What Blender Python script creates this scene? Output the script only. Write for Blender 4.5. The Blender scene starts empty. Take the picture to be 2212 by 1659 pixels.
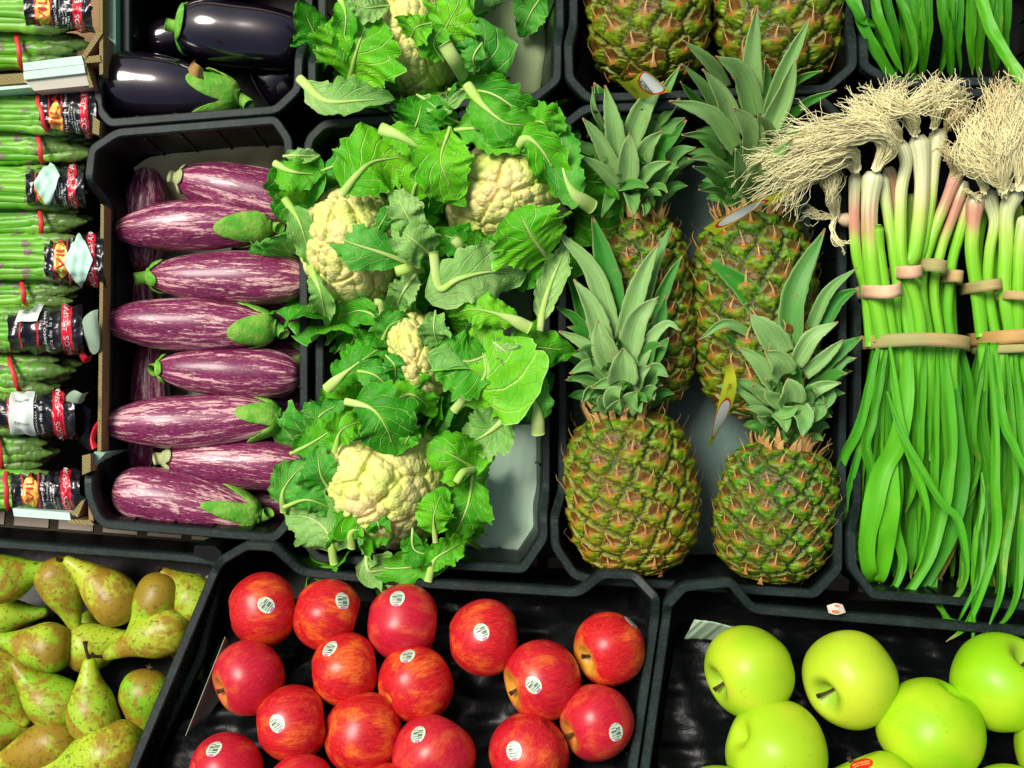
import bpy, math, random
import numpy as np
from mathutils import Vector, Matrix, Quaternion, kdtree
from mathutils.bvhtree import BVHTree

# ------------------------------------------------------------------ camera, sky, sun, exposure
SC = bpy.context.scene
K, ZR, HC = 0.00046293, 0.10, 1.30
D = HC - ZR
cam_d = bpy.data.cameras.new("camera"); cam = bpy.data.objects.new("camera", cam_d)
SC.collection.objects.link(cam); SC.camera = cam
cam.location = (0, 0, HC)
cam_d.sensor_width = 36; cam_d.lens = 36 * D / (2212 * K); cam_d.clip_start = 0.02; cam_d.clip_end = 200
W = bpy.data.worlds.new("World"); SC.world = W; W.use_nodes = True
wn = W.node_tree.nodes; wl = W.node_tree.links
bg = wn["Background"]; sky = wn.new("ShaderNodeTexSky"); sky.sky_type = 'NISHITA'; sky.sun_disc = False
SUN_EL, SUN_AZ = math.radians(56), math.radians(-52)      # azimuth measured from +Y towards +X
sky.sun_elevation = SUN_EL; sky.sun_rotation = SUN_AZ
sky.air_density = 1.0; sky.dust_density = 6.0; sky.ozone_density = 1.0
wl.new(sky.outputs[0], bg.inputs[0]); bg.inputs[1].default_value = 0.055
sun_d = bpy.data.lights.new("sun", 'SUN'); sun = bpy.data.objects.new("sun", sun_d); SC.collection.objects.link(sun)
sun_d.energy = 2.6; sun_d.angle = math.radians(24); sun_d.color = (1.0, 0.96, 0.88)
sdir = Vector((math.sin(SUN_AZ) * math.cos(SUN_EL), math.cos(SUN_AZ) * math.cos(SUN_EL), math.sin(SUN_EL)))
sun.rotation_euler = sdir.to_track_quat('Z', 'Y').to_euler(); sun.location = sdir * 3
vs = SC.view_settings
vs.view_transform = 'Standard'; vs.look = 'None'; vs.gamma = 1; vs.use_curve_mapping = False; vs.exposure = 0.5
SC.cycles.max_bounces = 6; SC.cycles.diffuse_bounces = 3; SC.cycles.glossy_bounces = 3
SC.cycles.use_denoising = True

# ------------------------------------------------------------------ points
def P(x, y, z=ZR):
    """the world point at height z above the stall's shelf that stands at the given place of the stall's plan"""
    f = (HC - z) / D
    return np.array(((x - 1106) * K * f, (829.5 - y) * K * f, z))
def RM(r, z=ZR): return r * K * (HC - z) / D
def crop(x0, y0, w, ret=2212):
    s = w / ret
    return lambda px, py: ((x0 + px * s) * .8641, (y0 + py * s) * .8641)
CA1 = crop(640, 0, 800); CA2 = crop(640, 560, 800); CA3 = crop(640, 1000, 800)
CC1 = crop(1360, 0, 800); CC2 = crop(1360, 520, 800); CC3 = crop(1360, 960, 800)
CF = crop(1860, 120, 700); CGG = crop(1860, 600, 700); CH = crop(1960, 1080, 600, 1778)
def pts(cr, lst, z0=None):
    out = []
    for p in lst:
        x, y = cr(p[0], p[1]); out.append(P(x, y, p[2] if len(p) > 2 else z0))
    return out
def nrm(v):
    v = np.asarray(v, float); l = np.linalg.norm(v, axis=-1, keepdims=True); return v / np.maximum(l, 1e-12)
def catmull(p, n):
    p = np.asarray(p, float)
    if len(p) == 2: p = np.array([p[0], (p[0] + p[1]) / 2, p[1]])
    q = np.vstack([2 * p[0] - p[1], p, 2 * p[-1] - p[-2]])
    seg = np.linalg.norm(np.diff(p, axis=0), axis=1); cum = np.concatenate([[0], np.cumsum(seg)]) / max(seg.sum(), 1e-9)
    ts = np.linspace(0, 1, n); out = []
    for t in ts:
        i = min(int(np.searchsorted(cum, t, side='right')) - 1, len(seg) - 1); i = max(i, 0)
        u = (t - cum[i]) / max(cum[i + 1] - cum[i], 1e-9)
        a, b, c, d = q[i], q[i + 1], q[i + 2], q[i + 3]
        out.append(.5 * ((2 * b) + (c - a) * u + (2 * a - 5 * b + 4 * c - d) * u * u + (3 * b - a - 3 * c + d) * u ** 3))
    return np.array(out)
def interp(xs, ys, t): return np.interp(t, xs, ys)
def snoise(x, seed=0, oct=3):
    """smooth 1-d noise of an array"""
    r = np.random.RandomState(seed); y = np.zeros_like(x, float); a = 1
    for o in range(oct):
        k = r.rand(4) * 6.28; f = (1.7 ** o) * (1 + r.rand(4))
        for j in range(4): y += a * np.sin(x * f[j] * (j + 1) * .9 + k[j]) / 4
        a *= .5
    return y

# ------------------------------------------------------------------ objects
OFF = {}
def thing(name, label, cat, loc, group=None):
    o = bpy.data.objects.new(name, None); SC.collection.objects.link(o); o.empty_display_size = .02
    o.location = loc; o['label'] = label; o['category'] = cat
    if group: o['group'] = group
    OFF[o.name] = np.array(loc, float); return o
def mk(name, V, F, mat, parent=None, uv=None, attrs=None, smooth=True, label=None):
    V = np.asarray(V, float).reshape(-1, 3)
    off = OFF[parent.name] if parent is not None else np.zeros(3)
    me = bpy.data.meshes.new(name)
    F = [tuple(int(i) for i in f) for f in F]
    me.from_pydata((V - off).tolist(), [], F)
    if smooth: me.polygons.foreach_set("use_smooth", [True] * len(me.polygons))
    if uv is not None:
        ul = me.uv_layers.new(name="UVMap"); li = np.zeros(len(me.loops), int); me.loops.foreach_get("vertex_index", li)
        ul.data.foreach_set("uv", np.asarray(uv, float)[li].astype('f').ravel())
    for k, a in (attrs or {}).items():
        a = np.asarray(a, float)
        if a.ndim == 1:
            at = me.attributes.new(k, 'FLOAT', 'POINT'); at.data.foreach_set("value", a.astype('f'))
        else:
            at = me.attributes.new(k, 'FLOAT_COLOR', 'POINT')
            if a.shape[1] == 3: a = np.hstack([a, np.ones((len(a), 1))])
            at.data.foreach_set("color", a.astype('f').ravel())
    me.update()
    o = bpy.data.objects.new(name, me); SC.collection.objects.link(o); me.materials.append(mat)
    if parent is not None:
        o.parent = parent; OFF[o.name] = off
    else: OFF[o.name] = np.zeros(3)
    if label: o['label'] = label
    return o
def tag(o, label, cat, group=None):
    o['label'] = label; o['category'] = cat
    if group: o['group'] = group
    return o
def gridF(n, m, cu=False, cv=False, o=0):
    F = []
    for i in range(n if cu else n - 1):
        for j in range(m if cv else m - 1):
            F.append((o + i * m + j, o + ((i + 1) % n) * m + j, o + ((i + 1) % n) * m + (j + 1) % m, o + i * m + (j + 1) % m))
    return F
def gridR(n, m): return [f[::-1] for f in gridF(n, m)]
class MB:
    """collects pieces of one part"""
    def __init__(s): s.V = []; s.F = []; s.U = []; s.A = []; s.n = 0
    def add(s, V, F, uv=None, a=None):
        V = np.asarray(V, float).reshape(-1, 3); s.V.append(V); s.F += [tuple(i + s.n for i in f) for f in F]
        s.U.append(np.zeros((len(V), 2)) if uv is None else np.asarray(uv, float).reshape(-1, 2))
        s.A.append(np.zeros(len(V)) if a is None else (np.full(len(V), float(a)) if np.isscalar(a) else np.asarray(a, float)))
        s.n += len(V); return s
    def build(s, name, mat, parent=None, smooth=True, label=None, attr='tone'):
        return mk(name, np.vstack(s.V), s.F, mat, parent, np.vstack(s.U), {attr: np.concatenate(s.A)}, smooth, label)
def frames(c):
    T = nrm(np.gradient(c, axis=0)); up = np.array((0, 0, 1.)) if abs(T[0][2]) < .9 else np.array((1., 0, 0))
    S = np.zeros_like(c); s = nrm(np.cross(T[0], up))
    for i in range(len(c)):
        s = s - T[i] * np.dot(s, T[i]); s = nrm(s); S[i] = s
    return T, S, np.cross(S, T)
def tubeV(c, r, sides=8, flat=1.0, a0=0.0):
    c = np.asarray(c); r = np.broadcast_to(np.asarray(r, float), (len(c),)); T, S, N = frames(c)
    a = np.linspace(0, 2 * np.pi, sides, endpoint=False) + a0
    V = c[:, None, :] + r[:, None, None] * (np.cos(a)[None, :, None] * S[:, None, :] + flat * np.sin(a)[None, :, None] * N[:, None, :])
    t = np.repeat(np.linspace(0, 1, len(c)), sides); uv = np.stack([t, np.tile(np.arange(sides) / sides, len(c))], 1)
    F = gridF(len(c), sides, cv=True)
    F += [tuple(range(sides))[::-1], tuple((len(c) - 1) * sides + i for i in range(sides))]
    return V.reshape(-1, 3), F, uv
def boxV(c, sx, sy, sz, rz=0):
    v = np.array([(x, y, z) for x in (-.5, .5) for y in (-.5, .5) for z in (-.5, .5)]) * (sx, sy, sz)
    R = np.array(((math.cos(rz), -math.sin(rz), 0), (math.sin(rz), math.cos(rz), 0), (0, 0, 1)))
    return v @ R.T + np.asarray(c), [(0, 1, 3, 2), (4, 6, 7, 5), (0, 4, 5, 1), (2, 3, 7, 6), (0, 2, 6, 4), (1, 5, 7, 3)]

# ------------------------------------------------------------------ materials
class NT:
    def __init__(s, name):
        s.m = bpy.data.materials.new(name); s.m.use_nodes = True; s.t = s.m.node_tree; s.N = s.t.nodes; s.L = s.t.links
        s.b = s.N["Principled BSDF"]; s.out = s.N["Material Output"]
    def put(s, sock, v):
        if v is None: return
        if isinstance(v, bpy.types.NodeSocket): s.L.new(v, sock)
        else:
            if isinstance(v, (tuple, list)) and len(v) == 3 and sock.type == 'RGBA': v = (*v, 1)
            sock.default_value = v
    def node(s, typ, out=0, ins=None, **props):
        n = s.N.new("ShaderNode" + typ)
        for k, v in props.items(): setattr(n, k, v)
        for k, v in (ins or {}).items(): s.put(n.inputs[k], v)
        return n.outputs[out]
    def obj(s, off=True, sc=None):
        v = s.node("TexCoord", "Object")
        if off:
            r = s.node("ObjectInfo", "Random"); r = s.math('MULTIPLY', r, 37.0)
            v = s.node("VectorMath", 0, {0: v, 1: s.node("CombineXYZ", 0, {0: r, 1: r, 2: r})}, operation='ADD')
        if sc is not None: v = s.node("VectorMath", 0, {0: v, 1: sc}, operation='MULTIPLY')
        return v
    def uv(s):
        u = s.node("TexCoord", "UV"); n = s.N.new("ShaderNodeSeparateXYZ"); s.L.new(u, n.inputs[0]); return u, n.outputs[0], n.outputs[1]
    def rnd(s): return s.node("ObjectInfo", "Random")
    def att(s, n, out="Fac"): return s.node("Attribute", out, attribute_name=n)
    def noise(s, v, scale=5, detail=3, rough=.55, dist=0, out=0):
        return s.node("TexNoise", out, {"Vector": v, "Scale": scale, "Detail": detail, "Roughness": rough, "Distortion": dist})
    def vor(s, v, scale=5, feature='F1', out=0, rnd=1): return s.node("TexVoronoi", out, {"Vector": v, "Scale": scale, "Randomness": rnd}, feature=feature)
    def math(s, op, a, b=None, c=None, clamp=False):
        n = s.N.new("ShaderNodeMath"); n.operation = op; n.use_clamp = clamp
        s.put(n.inputs[0], a); s.put(n.inputs[1], b); s.put(n.inputs[2], c); return n.outputs[0]
    def ramp(s, f, stops, mode='LINEAR'):
        n = s.N.new("ShaderNodeValToRGB"); s.put(n.inputs[0], f); e = n.color_ramp.elements; n.color_ramp.interpolation = mode
        while len(e) < len(stops): e.new(.5)
        for i, (p, c) in enumerate(stops):
            e[i].position = p; e[i].color = (c, c, c, 1) if np.isscalar(c) else (*c, 1)
        return n.outputs[0]
    def step(s, f, a, b): return s.node("MapRange", 0, {0: f, 1: a, 2: b, 3: 0.0, 4: 1.0}, interpolation_type='SMOOTHSTEP')
    def mix(s, f, a, b, blend='MIX'):
        n = s.N.new("ShaderNodeMix"); n.data_type = 'RGBA'; n.blend_type = blend
        s.put(n.inputs[0], f); s.put(n.inputs[6], a); s.put(n.inputs[7], b); return n.outputs[2]
    def bump(s, h, strength=.3, dist=.001, nrm=None):
        return s.node("Bump", 0, {"Height": h, "Strength": strength, "Distance": dist, "Normal": nrm})
    def fin(s, col, rough=.5, spec=.5, normal=None, coat=0, trans=0, sss=0, sssr=(1, .5, .3)):
        b = s.b; s.put(b.inputs["Base Color"], col); s.put(b.inputs["Roughness"], rough); s.put(b.inputs["Specular IOR Level"], spec)
        if normal is not None: s.L.new(normal, b.inputs["Normal"])
        if coat: s.put(b.inputs["Coat Weight"], coat); b.inputs["Coat Roughness"].default_value = .12
        if sss: b.inputs["Subsurface Weight"].default_value = sss; b.inputs["Subsurface Scale"].default_value = .004; b.inputs["Subsurface Radius"].default_value = sssr
        if trans:
            tr = s.N.new("ShaderNodeBsdfTranslucent"); s.put(tr.inputs[0], col)
            mx = s.N.new("ShaderNodeMixShader"); mx.inputs[0].default_value = trans
            s.L.new(b.outputs[0], mx.inputs[1]); s.L.new(tr.outputs[0], mx.inputs[2]); s.L.new(mx.outputs[0], s.out.inputs[0])
        return s.m
def m_simple(name, col, rough=.5, spec=.5, bs=0, bscale=200, var=.15):
    s = NT(name); v = s.obj(False); n = s.noise(v, 30, 4)
    c = s.mix(s.step(n, .3, .7), tuple(x * (1 - var) for x in col), tuple(min(1, x * (1 + var)) for x in col))
    nn = s.bump(s.noise(v, bscale, 3), bs, .0005) if bs else None
    return s.fin(c, rough, spec, nn)
def m_plastic():
    s = NT("black_crate_plastic"); v = s.obj(False)
    dust = s.step(s.noise(v, 18, 6, .7), .48, .75); scr = s.step(s.noise(s.node("VectorMath", 0, {0: v, 1: (30, 400, 200)}, operation='MULTIPLY'), 1, 3), .62, .7)
    c = s.mix(dust, (.003, .004, .004), (.010, .013, .012)); c = s.mix(s.math('MULTIPLY', scr, .3), c, (.06, .07, .07))
    spk = s.step(s.noise(v, 700, 2), .72, .78); c = s.mix(s.math('MULTIPLY', spk, .5), c, (.10, .11, .10))
    return s.fin(c, s.ramp(dust, [(0, .32), (1, .5)]), .16, s.bump(s.noise(v, 160, 4), .25, .0006))
def m_rim():
    s = NT("worn_crate_rim_plastic"); v = s.obj(False)
    w = s.step(s.noise(v, 24, 6, .7), .3, .75); g = s.step(s.noise(v, 500, 3, .8), .5, .7)
    c = s.mix(w, (.005, .011, .010), (.018, .032, .028)); c = s.mix(s.math('MULTIPLY', g, .35), c, (.09, .12, .11))
    return s.fin(c, .48, .25, s.bump(s.noise(v, 220, 4), .3, .0005))
PL = m_plastic(); RIM = m_rim()
# ------------------------------------------------------------------ the setting
def m_pave():
    s = NT("beige_setts_and_mortar"); v = s.obj(False)
    br = s.N.new("ShaderNodeTexBrick"); s.L.new(v, br.inputs[0])
    br.offset = .0; br.inputs["Scale"].default_value = 1; br.inputs["Mortar Size"].default_value = .0065; br.inputs["Mortar Smooth"].default_value = .3
    br.inputs["Brick Width"].default_value = .052; br.inputs["Row Height"].default_value = .036
    br.inputs["Color1"].default_value = (.62, .52, .42, 1); br.inputs["Color2"].default_value = (.70, .60, .47, 1); br.inputs["Mortar"].default_value = (.085, .07, .05, 1)
    n = s.noise(v, 250, 5, .7); c = s.mix(s.math('MULTIPLY', s.step(n, .55, .75), .35), br.outputs[0], (.2, .17, .13))
    h = s.math('SUBTRACT', s.math('MULTIPLY', n, .2), br.outputs[1])
    return s.fin(c, .85, .2, s.bump(h, .9, .004))
def slab(name, pl, z, t, mat, kind='structure', parent=None):
    n = len(pl); V = [(x, y, z) for x, y in pl] + [(x, y, z - t) for x, y in pl]
    F = [tuple(range(n)), tuple(range(2 * n - 1, n - 1, -1))] + [(i, i + n, (i + 1) % n + n, (i + 1) % n) for i in range(n)]
    o = mk(name, V, F, mat, parent, smooth=False)
    if kind: o['kind'] = kind
    return o
slab("pavement", [(-3, -3), (3, -3), (3, 3), (-3, 3)], -.10, .05, m_pave()).rotation_euler = (0, 0, math.radians(-4.5))
DARKM = m_simple("dark_painted_shelf", (.012, .011, .011), .6, .4, .2)
A = lambda x, y: tuple(P(x, y, 0)[:2])
sh = slab("display_shelf", [A(-700, 1060), A(-700, -700), A(2900, -700), A(2900, 1230), A(470, 1195), A(470, 1060)][::-1], -.004, .02, DARKM, None)
tag(sh, "dark shelf board that carries the aubergine, cauliflower, pineapple and garlic crates", "shelf")
sh = slab("display_shelf", [A(-700, 2300), A(-700, 1260), A(470, 1260), A(2900, 1330), A(2900, 2300)][::-1], .012, .02, DARKM, None)
tag(sh, "dark lower shelf board under the pear crate and both apple crates", "shelf")

# ------------------------------------------------------------------ plastic crates
E, M = .135, .105
def offset_poly(p, d):
    n = len(p); out = []
    area = sum(p[i][0] * p[(i + 1) % n][1] - p[(i + 1) % n][0] * p[i][1] for i in range(n)); sg = 1 if area > 0 else -1
    for i in range(n):
        a, b, c = p[i - 1][:2], p[i][:2], p[(i + 1) % n][:2]
        e1 = nrm(b - a); e2 = nrm(c - b); n1 = np.array((-e1[1], e1[0])) * sg; n2 = np.array((-e2[1], e2[0])) * sg
        m = n1 + n2; m = m / max(np.dot(m, n1), .45) if np.linalg.norm(m) > 1e-6 else n1
        out.append(np.array((*(b + m * d), p[i][2])))
    return np.array(out)
def round_poly(p, r=.007):
    out = []; n = len(p)
    for i in range(n):
        a, b, c = p[i - 1], p[i], p[(i + 1) % n]
        la = np.linalg.norm(a - b); lc = np.linalg.norm(c - b); ra = min(r, la * .4); rc = min(r, lc * .4)
        q0 = b + (a - b) / la * ra; q1 = b + (c - b) / lc * rc
        for t in (0, .33, .67, 1): out.append((1 - t) ** 2 * q0 + 2 * t * (1 - t) * b + t * t * q1)
    return np.array(out)
def crate(label, outline, floor, name='plastic_crate', rw=.0085, group="black plastic produce crates"):
    """outline: (x, y, z) of the rim's outer edge in plan; floor(x, y) gives the height of the crate's bottom there"""
    o = round_poly(np.array([P(*q) for q in outline])); c = o.mean(0)
    root = thing(name, label, 'crate', (c[0], c[1], floor(c[0], c[1])), group)
    i1 = offset_poly(o, .0012); i2 = offset_poly(o, rw - .0012); i3 = offset_poly(o, rw)
    dz = lambda a, d: a - np.array((0, 0, d))
    lip = [dz(o, .014), dz(o, .0015), i1, i2, dz(i3, .0015), dz(i3, .010)]
    mk('rim', np.vstack(lip), gridF(6, len(o), cv=True), RIM, root, smooth=False)
    rings = [dz(offset_poly(o, rw - .0006), .0095)]
    n = len(o); R0 = offset_poly(o, rw + .0003)
    fl = offset_poly(o, rw + .009); fl[:, 2] = [floor(x, y) for x, y, _ in fl]
    wall = []
    for t in np.linspace(0, 1, 9):
        r = R0 * (1 - t) + fl * t; wall.append(r)
    wall[0] = dz(wall[0], .009)
    outw = [dz(offset_poly(o, .0015), .012)]; fo = offset_poly(o, .006); fo[:, 2] = fl[:, 2] - .004; outw.append(fo)
    m = MB(); m.add(np.vstack(wall), gridF(9, n, cv=True)); m.add(np.vstack(outw), gridF(2, n, cv=True))
    cc = fl.mean(0); V = np.vstack([fl + (0, 0, .0003), [cc]]); V[-1, 2] = floor(cc[0], cc[1])
    fb = fl.copy(); fb[:, 2] -= .004
    mb = MB(); mb.add(V, [(i, (i + 1) % n, n) for i in range(n)]); mb.add(np.vstack([fb, [cc - (0, 0, .004)]]), [((i + 1) % n, i, n) for i in range(n)])
    mb.build('base', PL, root, smooth=False)
    # stiffening ribs moulded on the inside of the walls
    per = np.linalg.norm(np.diff(np.vstack([R0, R0[:1]]), axis=0), axis=1); run = 0
    for i in range(n):
        k = int(per[i] / .034)
        for j in range(k):
            t = (j + .5) / k; a = R0[i] * (1 - t) + R0[(i + 1) % n] * t; b = fl[i] * (1 - t) + fl[(i + 1) % n] * t
            a = a * .93 + b * .07; e = nrm(R0[(i + 1) % n] - R0[i]) * .0011; inn = nrm(b - a); inn = np.cross(e, (0, 0, 1)); inn = nrm(inn) * .0016
            if np.dot(inn[:2], (c - a)[:2]) < 0: inn = -inn
            q = [a - e, a + e, a + e + inn, a - e + inn, b - e, b + e, b + e + inn, b - e + inn]
            m.add(q, [(0, 1, 2, 3), (0, 4, 5, 1), (1, 5, 6, 2), (2, 6, 7, 3), (3, 7, 4, 0)])
    m.build('wall', PL, root, smooth=False)
    return root
flat = lambda x, y: .002
TILT = .36
def zf(ypx): return .150 + (ypx - 1230) * K * TILT
def ffloor(x, y): return .04 + (-(y) - .19) * TILT * .92
crA1 = crate("black plastic crate holding the glossy dark aubergines",
    [(600, 246, E), (652, 196, E), (655, 120, E), (676, 60, M), (676, -150, M), (262, -150, M), (262, 128, M), (201, 170, E), (203, 238, E), (232, 275, E)], flat)
crA2 = crate("black plastic crate full of purple and cream striped aubergines",
    [(250, 277, E), (598, 249, E), (632, 298, E), (632, 340, E), (664, 400, M), (666, 1040, M), (648, 1085, E), (628, 1138, E), (596, 1173, E), (222, 1142, E),
     (200, 1120, E), (182, 1072, E), (180, 1028, E), (216, 978, M), (222, 445, M), (181, 392, E), (190, 316, E)], flat)
crB1 = crate("black plastic crate with one cauliflower at the upper edge of the photo",
    [(703, 252, E), (1156, 222, E), (1213, 176, E), (1214, 92, E), (1219, 60, M), (1219, -150, M), (686, -150, M), (686, 90, M), (664, 130, E), (665, 204, E)], flat)
crB2 = crate("black plastic crate crowded with four leafy cauliflowers",
    [(697, 258, E), (1147, 228, E), (1194, 271, E), (1198, 330, E), (1190, 400, M), (1188, 1060, M), (1183, 1112, E), (1185, 1165, E), (1135, 1240, E), (684, 1216, E),
     (642, 1165, E), (640, 1110, E), (680, 1050, M), (682, 400, M), (653, 337, E), (659, 295, E)], flat)
crC1 = crate("black plastic crate with two pineapple bodies cut off by the upper edge",
    [(1266, 221, E), (1791, 201, E), (1853, 147, E), (1852, 85, E), (1845, 50, M), (1845, -150, M), (1230, -150, M), (1230, 50, M), (1218, 93, E), (1221, 173, E)], flat)
crC2 = crate("black plastic crate with four whole pineapples lying on white paper",
    [(1262, 225, E), (1780, 206, E), (1826, 250, E), (1828, 330, E), (1831, 420, M), (1829, 1080, M), (1821, 1120, E), (1821, 1235, E), (1765, 1294, E), (1282, 1264, E),
     (1235, 1251, E), (1190, 1183, E), (1188, 1115, E), (1206, 1060, M), (1206, 400, M), (1202, 330, E), (1214, 262, E)], flat)
crD1 = crate("black plastic crate with hanging dark green leek leaves beyond the garlic roots",
    [(1927, 189, E), (2350, 180, E), (2350, -150, M), (1862, -150, M), (1862, 60, M), (1857, 90, E), (1859, 147, E)], flat)
crD2 = crate("black plastic crate under the bunches of young garlic",
    [(1882, 196, E), (2350, 186, E), (2350, 1330, E), (1882, 1295, E), (1833, 1229, E), (1831, 1150, E), (1843, 1090, M), (1845, 380, M), (1833, 300, E), (1841, 240, E)], flat)
def T(x, y, d=0): return (x, y, zf(y) + d)
crE = crate("black plastic crate packed with red apples",
    [T(531, 1169, .02), T(597, 1173, .02), T(656, 1228), T(916, 1252), T(1247, 1272), T(1300, 1231, .02), T(1375, 1234, .02), T(1428, 1290, .02), T(1425, 1340), T(1372, 1700), T(1330, 2000),
     T(150, 1950), T(275, 1659), T(456, 1228), T(472, 1203, .02)], ffloor)
crF = crate("black plastic crate holding the large green apples",
    [T(1475, 1259, .02), T(1584, 1249, .02), T(1632, 1308), T(2400, 1372), T(2400, 2000), T(1340, 2000), T(1384, 1659), T(1431, 1330), T(1433, 1303, .02)], ffloor)
# pear crate: lower, with straight rims and tall corner posts
crG = crate("low dark crate full of russet green pears",
    [(-260, 1148, .135), (414, 1199, .135), (470, 1206, .135), (480, 1225, .135), (470, 1300, .14), (440, 1420, .15), (345, 1620, .17), (230, 1950, .20), (-260, 1950, .20)],
    lambda x, y: .01 + (-(y) - .16) * .2, rw=.0075)
m = MB()
for x0, y0, x1, y1, z0, z1 in ((420, 1178, 478, 1206, .05, .150),):
    q = [P(x0, y0, z1), P(x1 - 14, y0 + 2, z1), P(x1, y0 + 14, z1), P(x1 + 2, y1 + 10, z1), P(x0 - 2, y1 - 4, z1)]; lo = [a * (1, 1, 0) + (0, 0, .03) for a in q]
    m.add(q + lo, [(0, 1, 2, 3, 4)] + [(i, i + 5, (i + 1) % 5 + 5, (i + 1) % 5) for i in range(5)])
m.build('corner_post', PL, crG, smooth=False)
# round vent holes of the pear crate's far wall: short bright rings around dark holes
m = MB()
VH = m_simple("pale_hole_edge", (.30, .31, .25), .6, .3)
for hx, hy in ((36, 1213), (62, 1216), (86, 1219), (109, 1223), (425, 1245), (453, 1248), (481, 1250)):
    c = P(hx, hy, .098); a = np.linspace(0, 6.283, 15)[:-1]
    disc = np.array([c + np.array((math.cos(t) * .0048, math.sin(t) * .0026, -math.sin(t) * .0012 + .0012)) for t in a])
    m.add(disc, [tuple(range(14))[::-1]])
m.build('vent_hole', VH, crG, smooth=False)
# open slots with pale slats in the red apple crate's side wall
m = MB()
for off, (ya, yb) in ((26, (1375, 1545)), (40, (1390, 1565))):
    def sp(y, o, dz): x = 459 - (y - 1222) * .421; return P(x + o, y, zf(y) - dz)
    a, b = sp(ya, off, .030 + off * .0003), sp(yb, off, .030 + off * .0003)
    a2, b2 = sp(ya, off + 9, .031 + off * .0003), sp(yb, off + 9, .031 + off * .0003)
    dn = np.array((0, 0, -.004)); m.add([a, a2, b2, b, a + dn, a2 + dn, b2 + dn, b + dn], [(0, 1, 2, 3), (0, 4, 5, 1), (1, 5, 6, 2), (2, 6, 7, 3), (3, 7, 4, 0)])
m.build('slat', m_simple("grey_slat_plastic", (.075, .09, .09), .5), crE, smooth=False)

# ------------------------------------------------------------------ paper liners and black film
def m_paper(name, col, col2):
    s = NT(name); v = s.obj(False); n = s.noise(v, 14, 4); f = s.step(s.noise(v, 380, 2), .73, .77)
    c = s.mix(s.step(n, .35, .65), col, col2); c = s.mix(s.math('MULTIPLY', f, .6), c, (.12, .12, .06))
    return s.fin(c, .75, .25, s.bump(n, .5, .004))
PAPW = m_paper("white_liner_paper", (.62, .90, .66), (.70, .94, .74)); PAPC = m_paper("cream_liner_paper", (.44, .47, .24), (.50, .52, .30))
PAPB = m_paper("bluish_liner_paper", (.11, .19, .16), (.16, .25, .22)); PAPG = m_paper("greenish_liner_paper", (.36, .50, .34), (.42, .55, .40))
def sheet(name, corners, mat, label, cat, sag=.004, n=26, seed=1, zfun=None):
    """a sheet of paper over a four-cornered outline, corners (x, y, z)"""
    r = np.random.RandomState(seed); c = [P(*q) for q in corners]
    u, v = np.meshgrid(np.linspace(0, 1, n), np.linspace(0, 1, n), indexing='ij')
    V = ((1 - u) * (1 - v))[..., None] * c[0] + (u * (1 - v))[..., None] * c[1] + (u * v)[..., None] * c[2] + ((1 - u) * v)[..., None] * c[3]
    ph = r.rand(6) * 6
    w = sag * (np.sin(u * 7 + ph[0] + 2 * v) + .6 * np.sin(v * 9 + ph[1] - 3 * u) + .4 * np.sin(17 * u + ph[2]) * np.sin(11 * v + ph[3]))
    V[..., 2] += w
    V[..., 1] += .0012 * np.sin(u * 13 + ph[4]) ; V = V.reshape(-1, 3)
    o = mk(name, V, gridF(n, n), mat, uv=np.stack([u.ravel(), v.ravel()], 1)); 
    sm = o.modifiers.new("thickness", 'SOLIDIFY'); sm.thickness = .0004
    return tag(o, label, cat)
def strip_sheet(name, top, bot, mat, label, cat, seed=1, amp=.002):
    """a sheet whose two long edges follow two traced lines, for curled borders"""
    a = catmull([P(*q) for q in top], 40); b = catmull([P(*q) for q in bot], 40); s = np.linspace(0, 1, 12)[None, :, None]
    V = a[:, None] * (1 - s) + b[:, None] * s; x = np.linspace(0, 9, 40)[:, None]
    V[..., 2] += amp * snoise(x + 2 * s[..., 0], seed); o = mk(name, V.reshape(-1, 3), gridF(40, 12), mat)
    sm = o.modifiers.new("thickness", 'SOLIDIFY'); sm.thickness = .0004
    return tag(o, label, cat)
strip_sheet("paper_liner", [(288, 362, .06), (330, 338, .062), (430, 326, .066), (540, 314, .066), (628, 300, .062)], [(300, 430, .012), (345, 470, .01), (430, 480, .008), (540, 470, .008), (625, 460, .008)],
            PAPC, "cream paper liner curling up behind the striped aubergines", "paper liner", 3)
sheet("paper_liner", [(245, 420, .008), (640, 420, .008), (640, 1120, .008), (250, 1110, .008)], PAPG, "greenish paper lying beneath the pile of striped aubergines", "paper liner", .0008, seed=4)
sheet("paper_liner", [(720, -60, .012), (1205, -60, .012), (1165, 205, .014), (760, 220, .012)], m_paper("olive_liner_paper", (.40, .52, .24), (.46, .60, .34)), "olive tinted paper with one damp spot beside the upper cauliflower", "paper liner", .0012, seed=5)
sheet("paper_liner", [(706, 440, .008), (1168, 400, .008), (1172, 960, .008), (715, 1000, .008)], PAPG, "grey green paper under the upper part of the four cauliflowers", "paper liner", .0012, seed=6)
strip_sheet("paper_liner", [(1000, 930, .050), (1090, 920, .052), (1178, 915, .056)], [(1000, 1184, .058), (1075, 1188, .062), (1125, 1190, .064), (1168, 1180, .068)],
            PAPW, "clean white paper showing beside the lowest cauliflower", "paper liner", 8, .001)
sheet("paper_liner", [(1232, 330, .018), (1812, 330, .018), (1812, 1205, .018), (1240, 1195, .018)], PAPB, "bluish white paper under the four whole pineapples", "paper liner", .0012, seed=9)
strip_sheet("paper_liner", [(486, 1375, .17), (500, 1395, .15), (522, 1408, .13)], [(400, 1590, .19), (432, 1560, .16), (500, 1520, .13)], PAPG,
            "torn grey paper corner beside the slotted wall of the red apple crate", "paper liner", 11, .0008)
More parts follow.
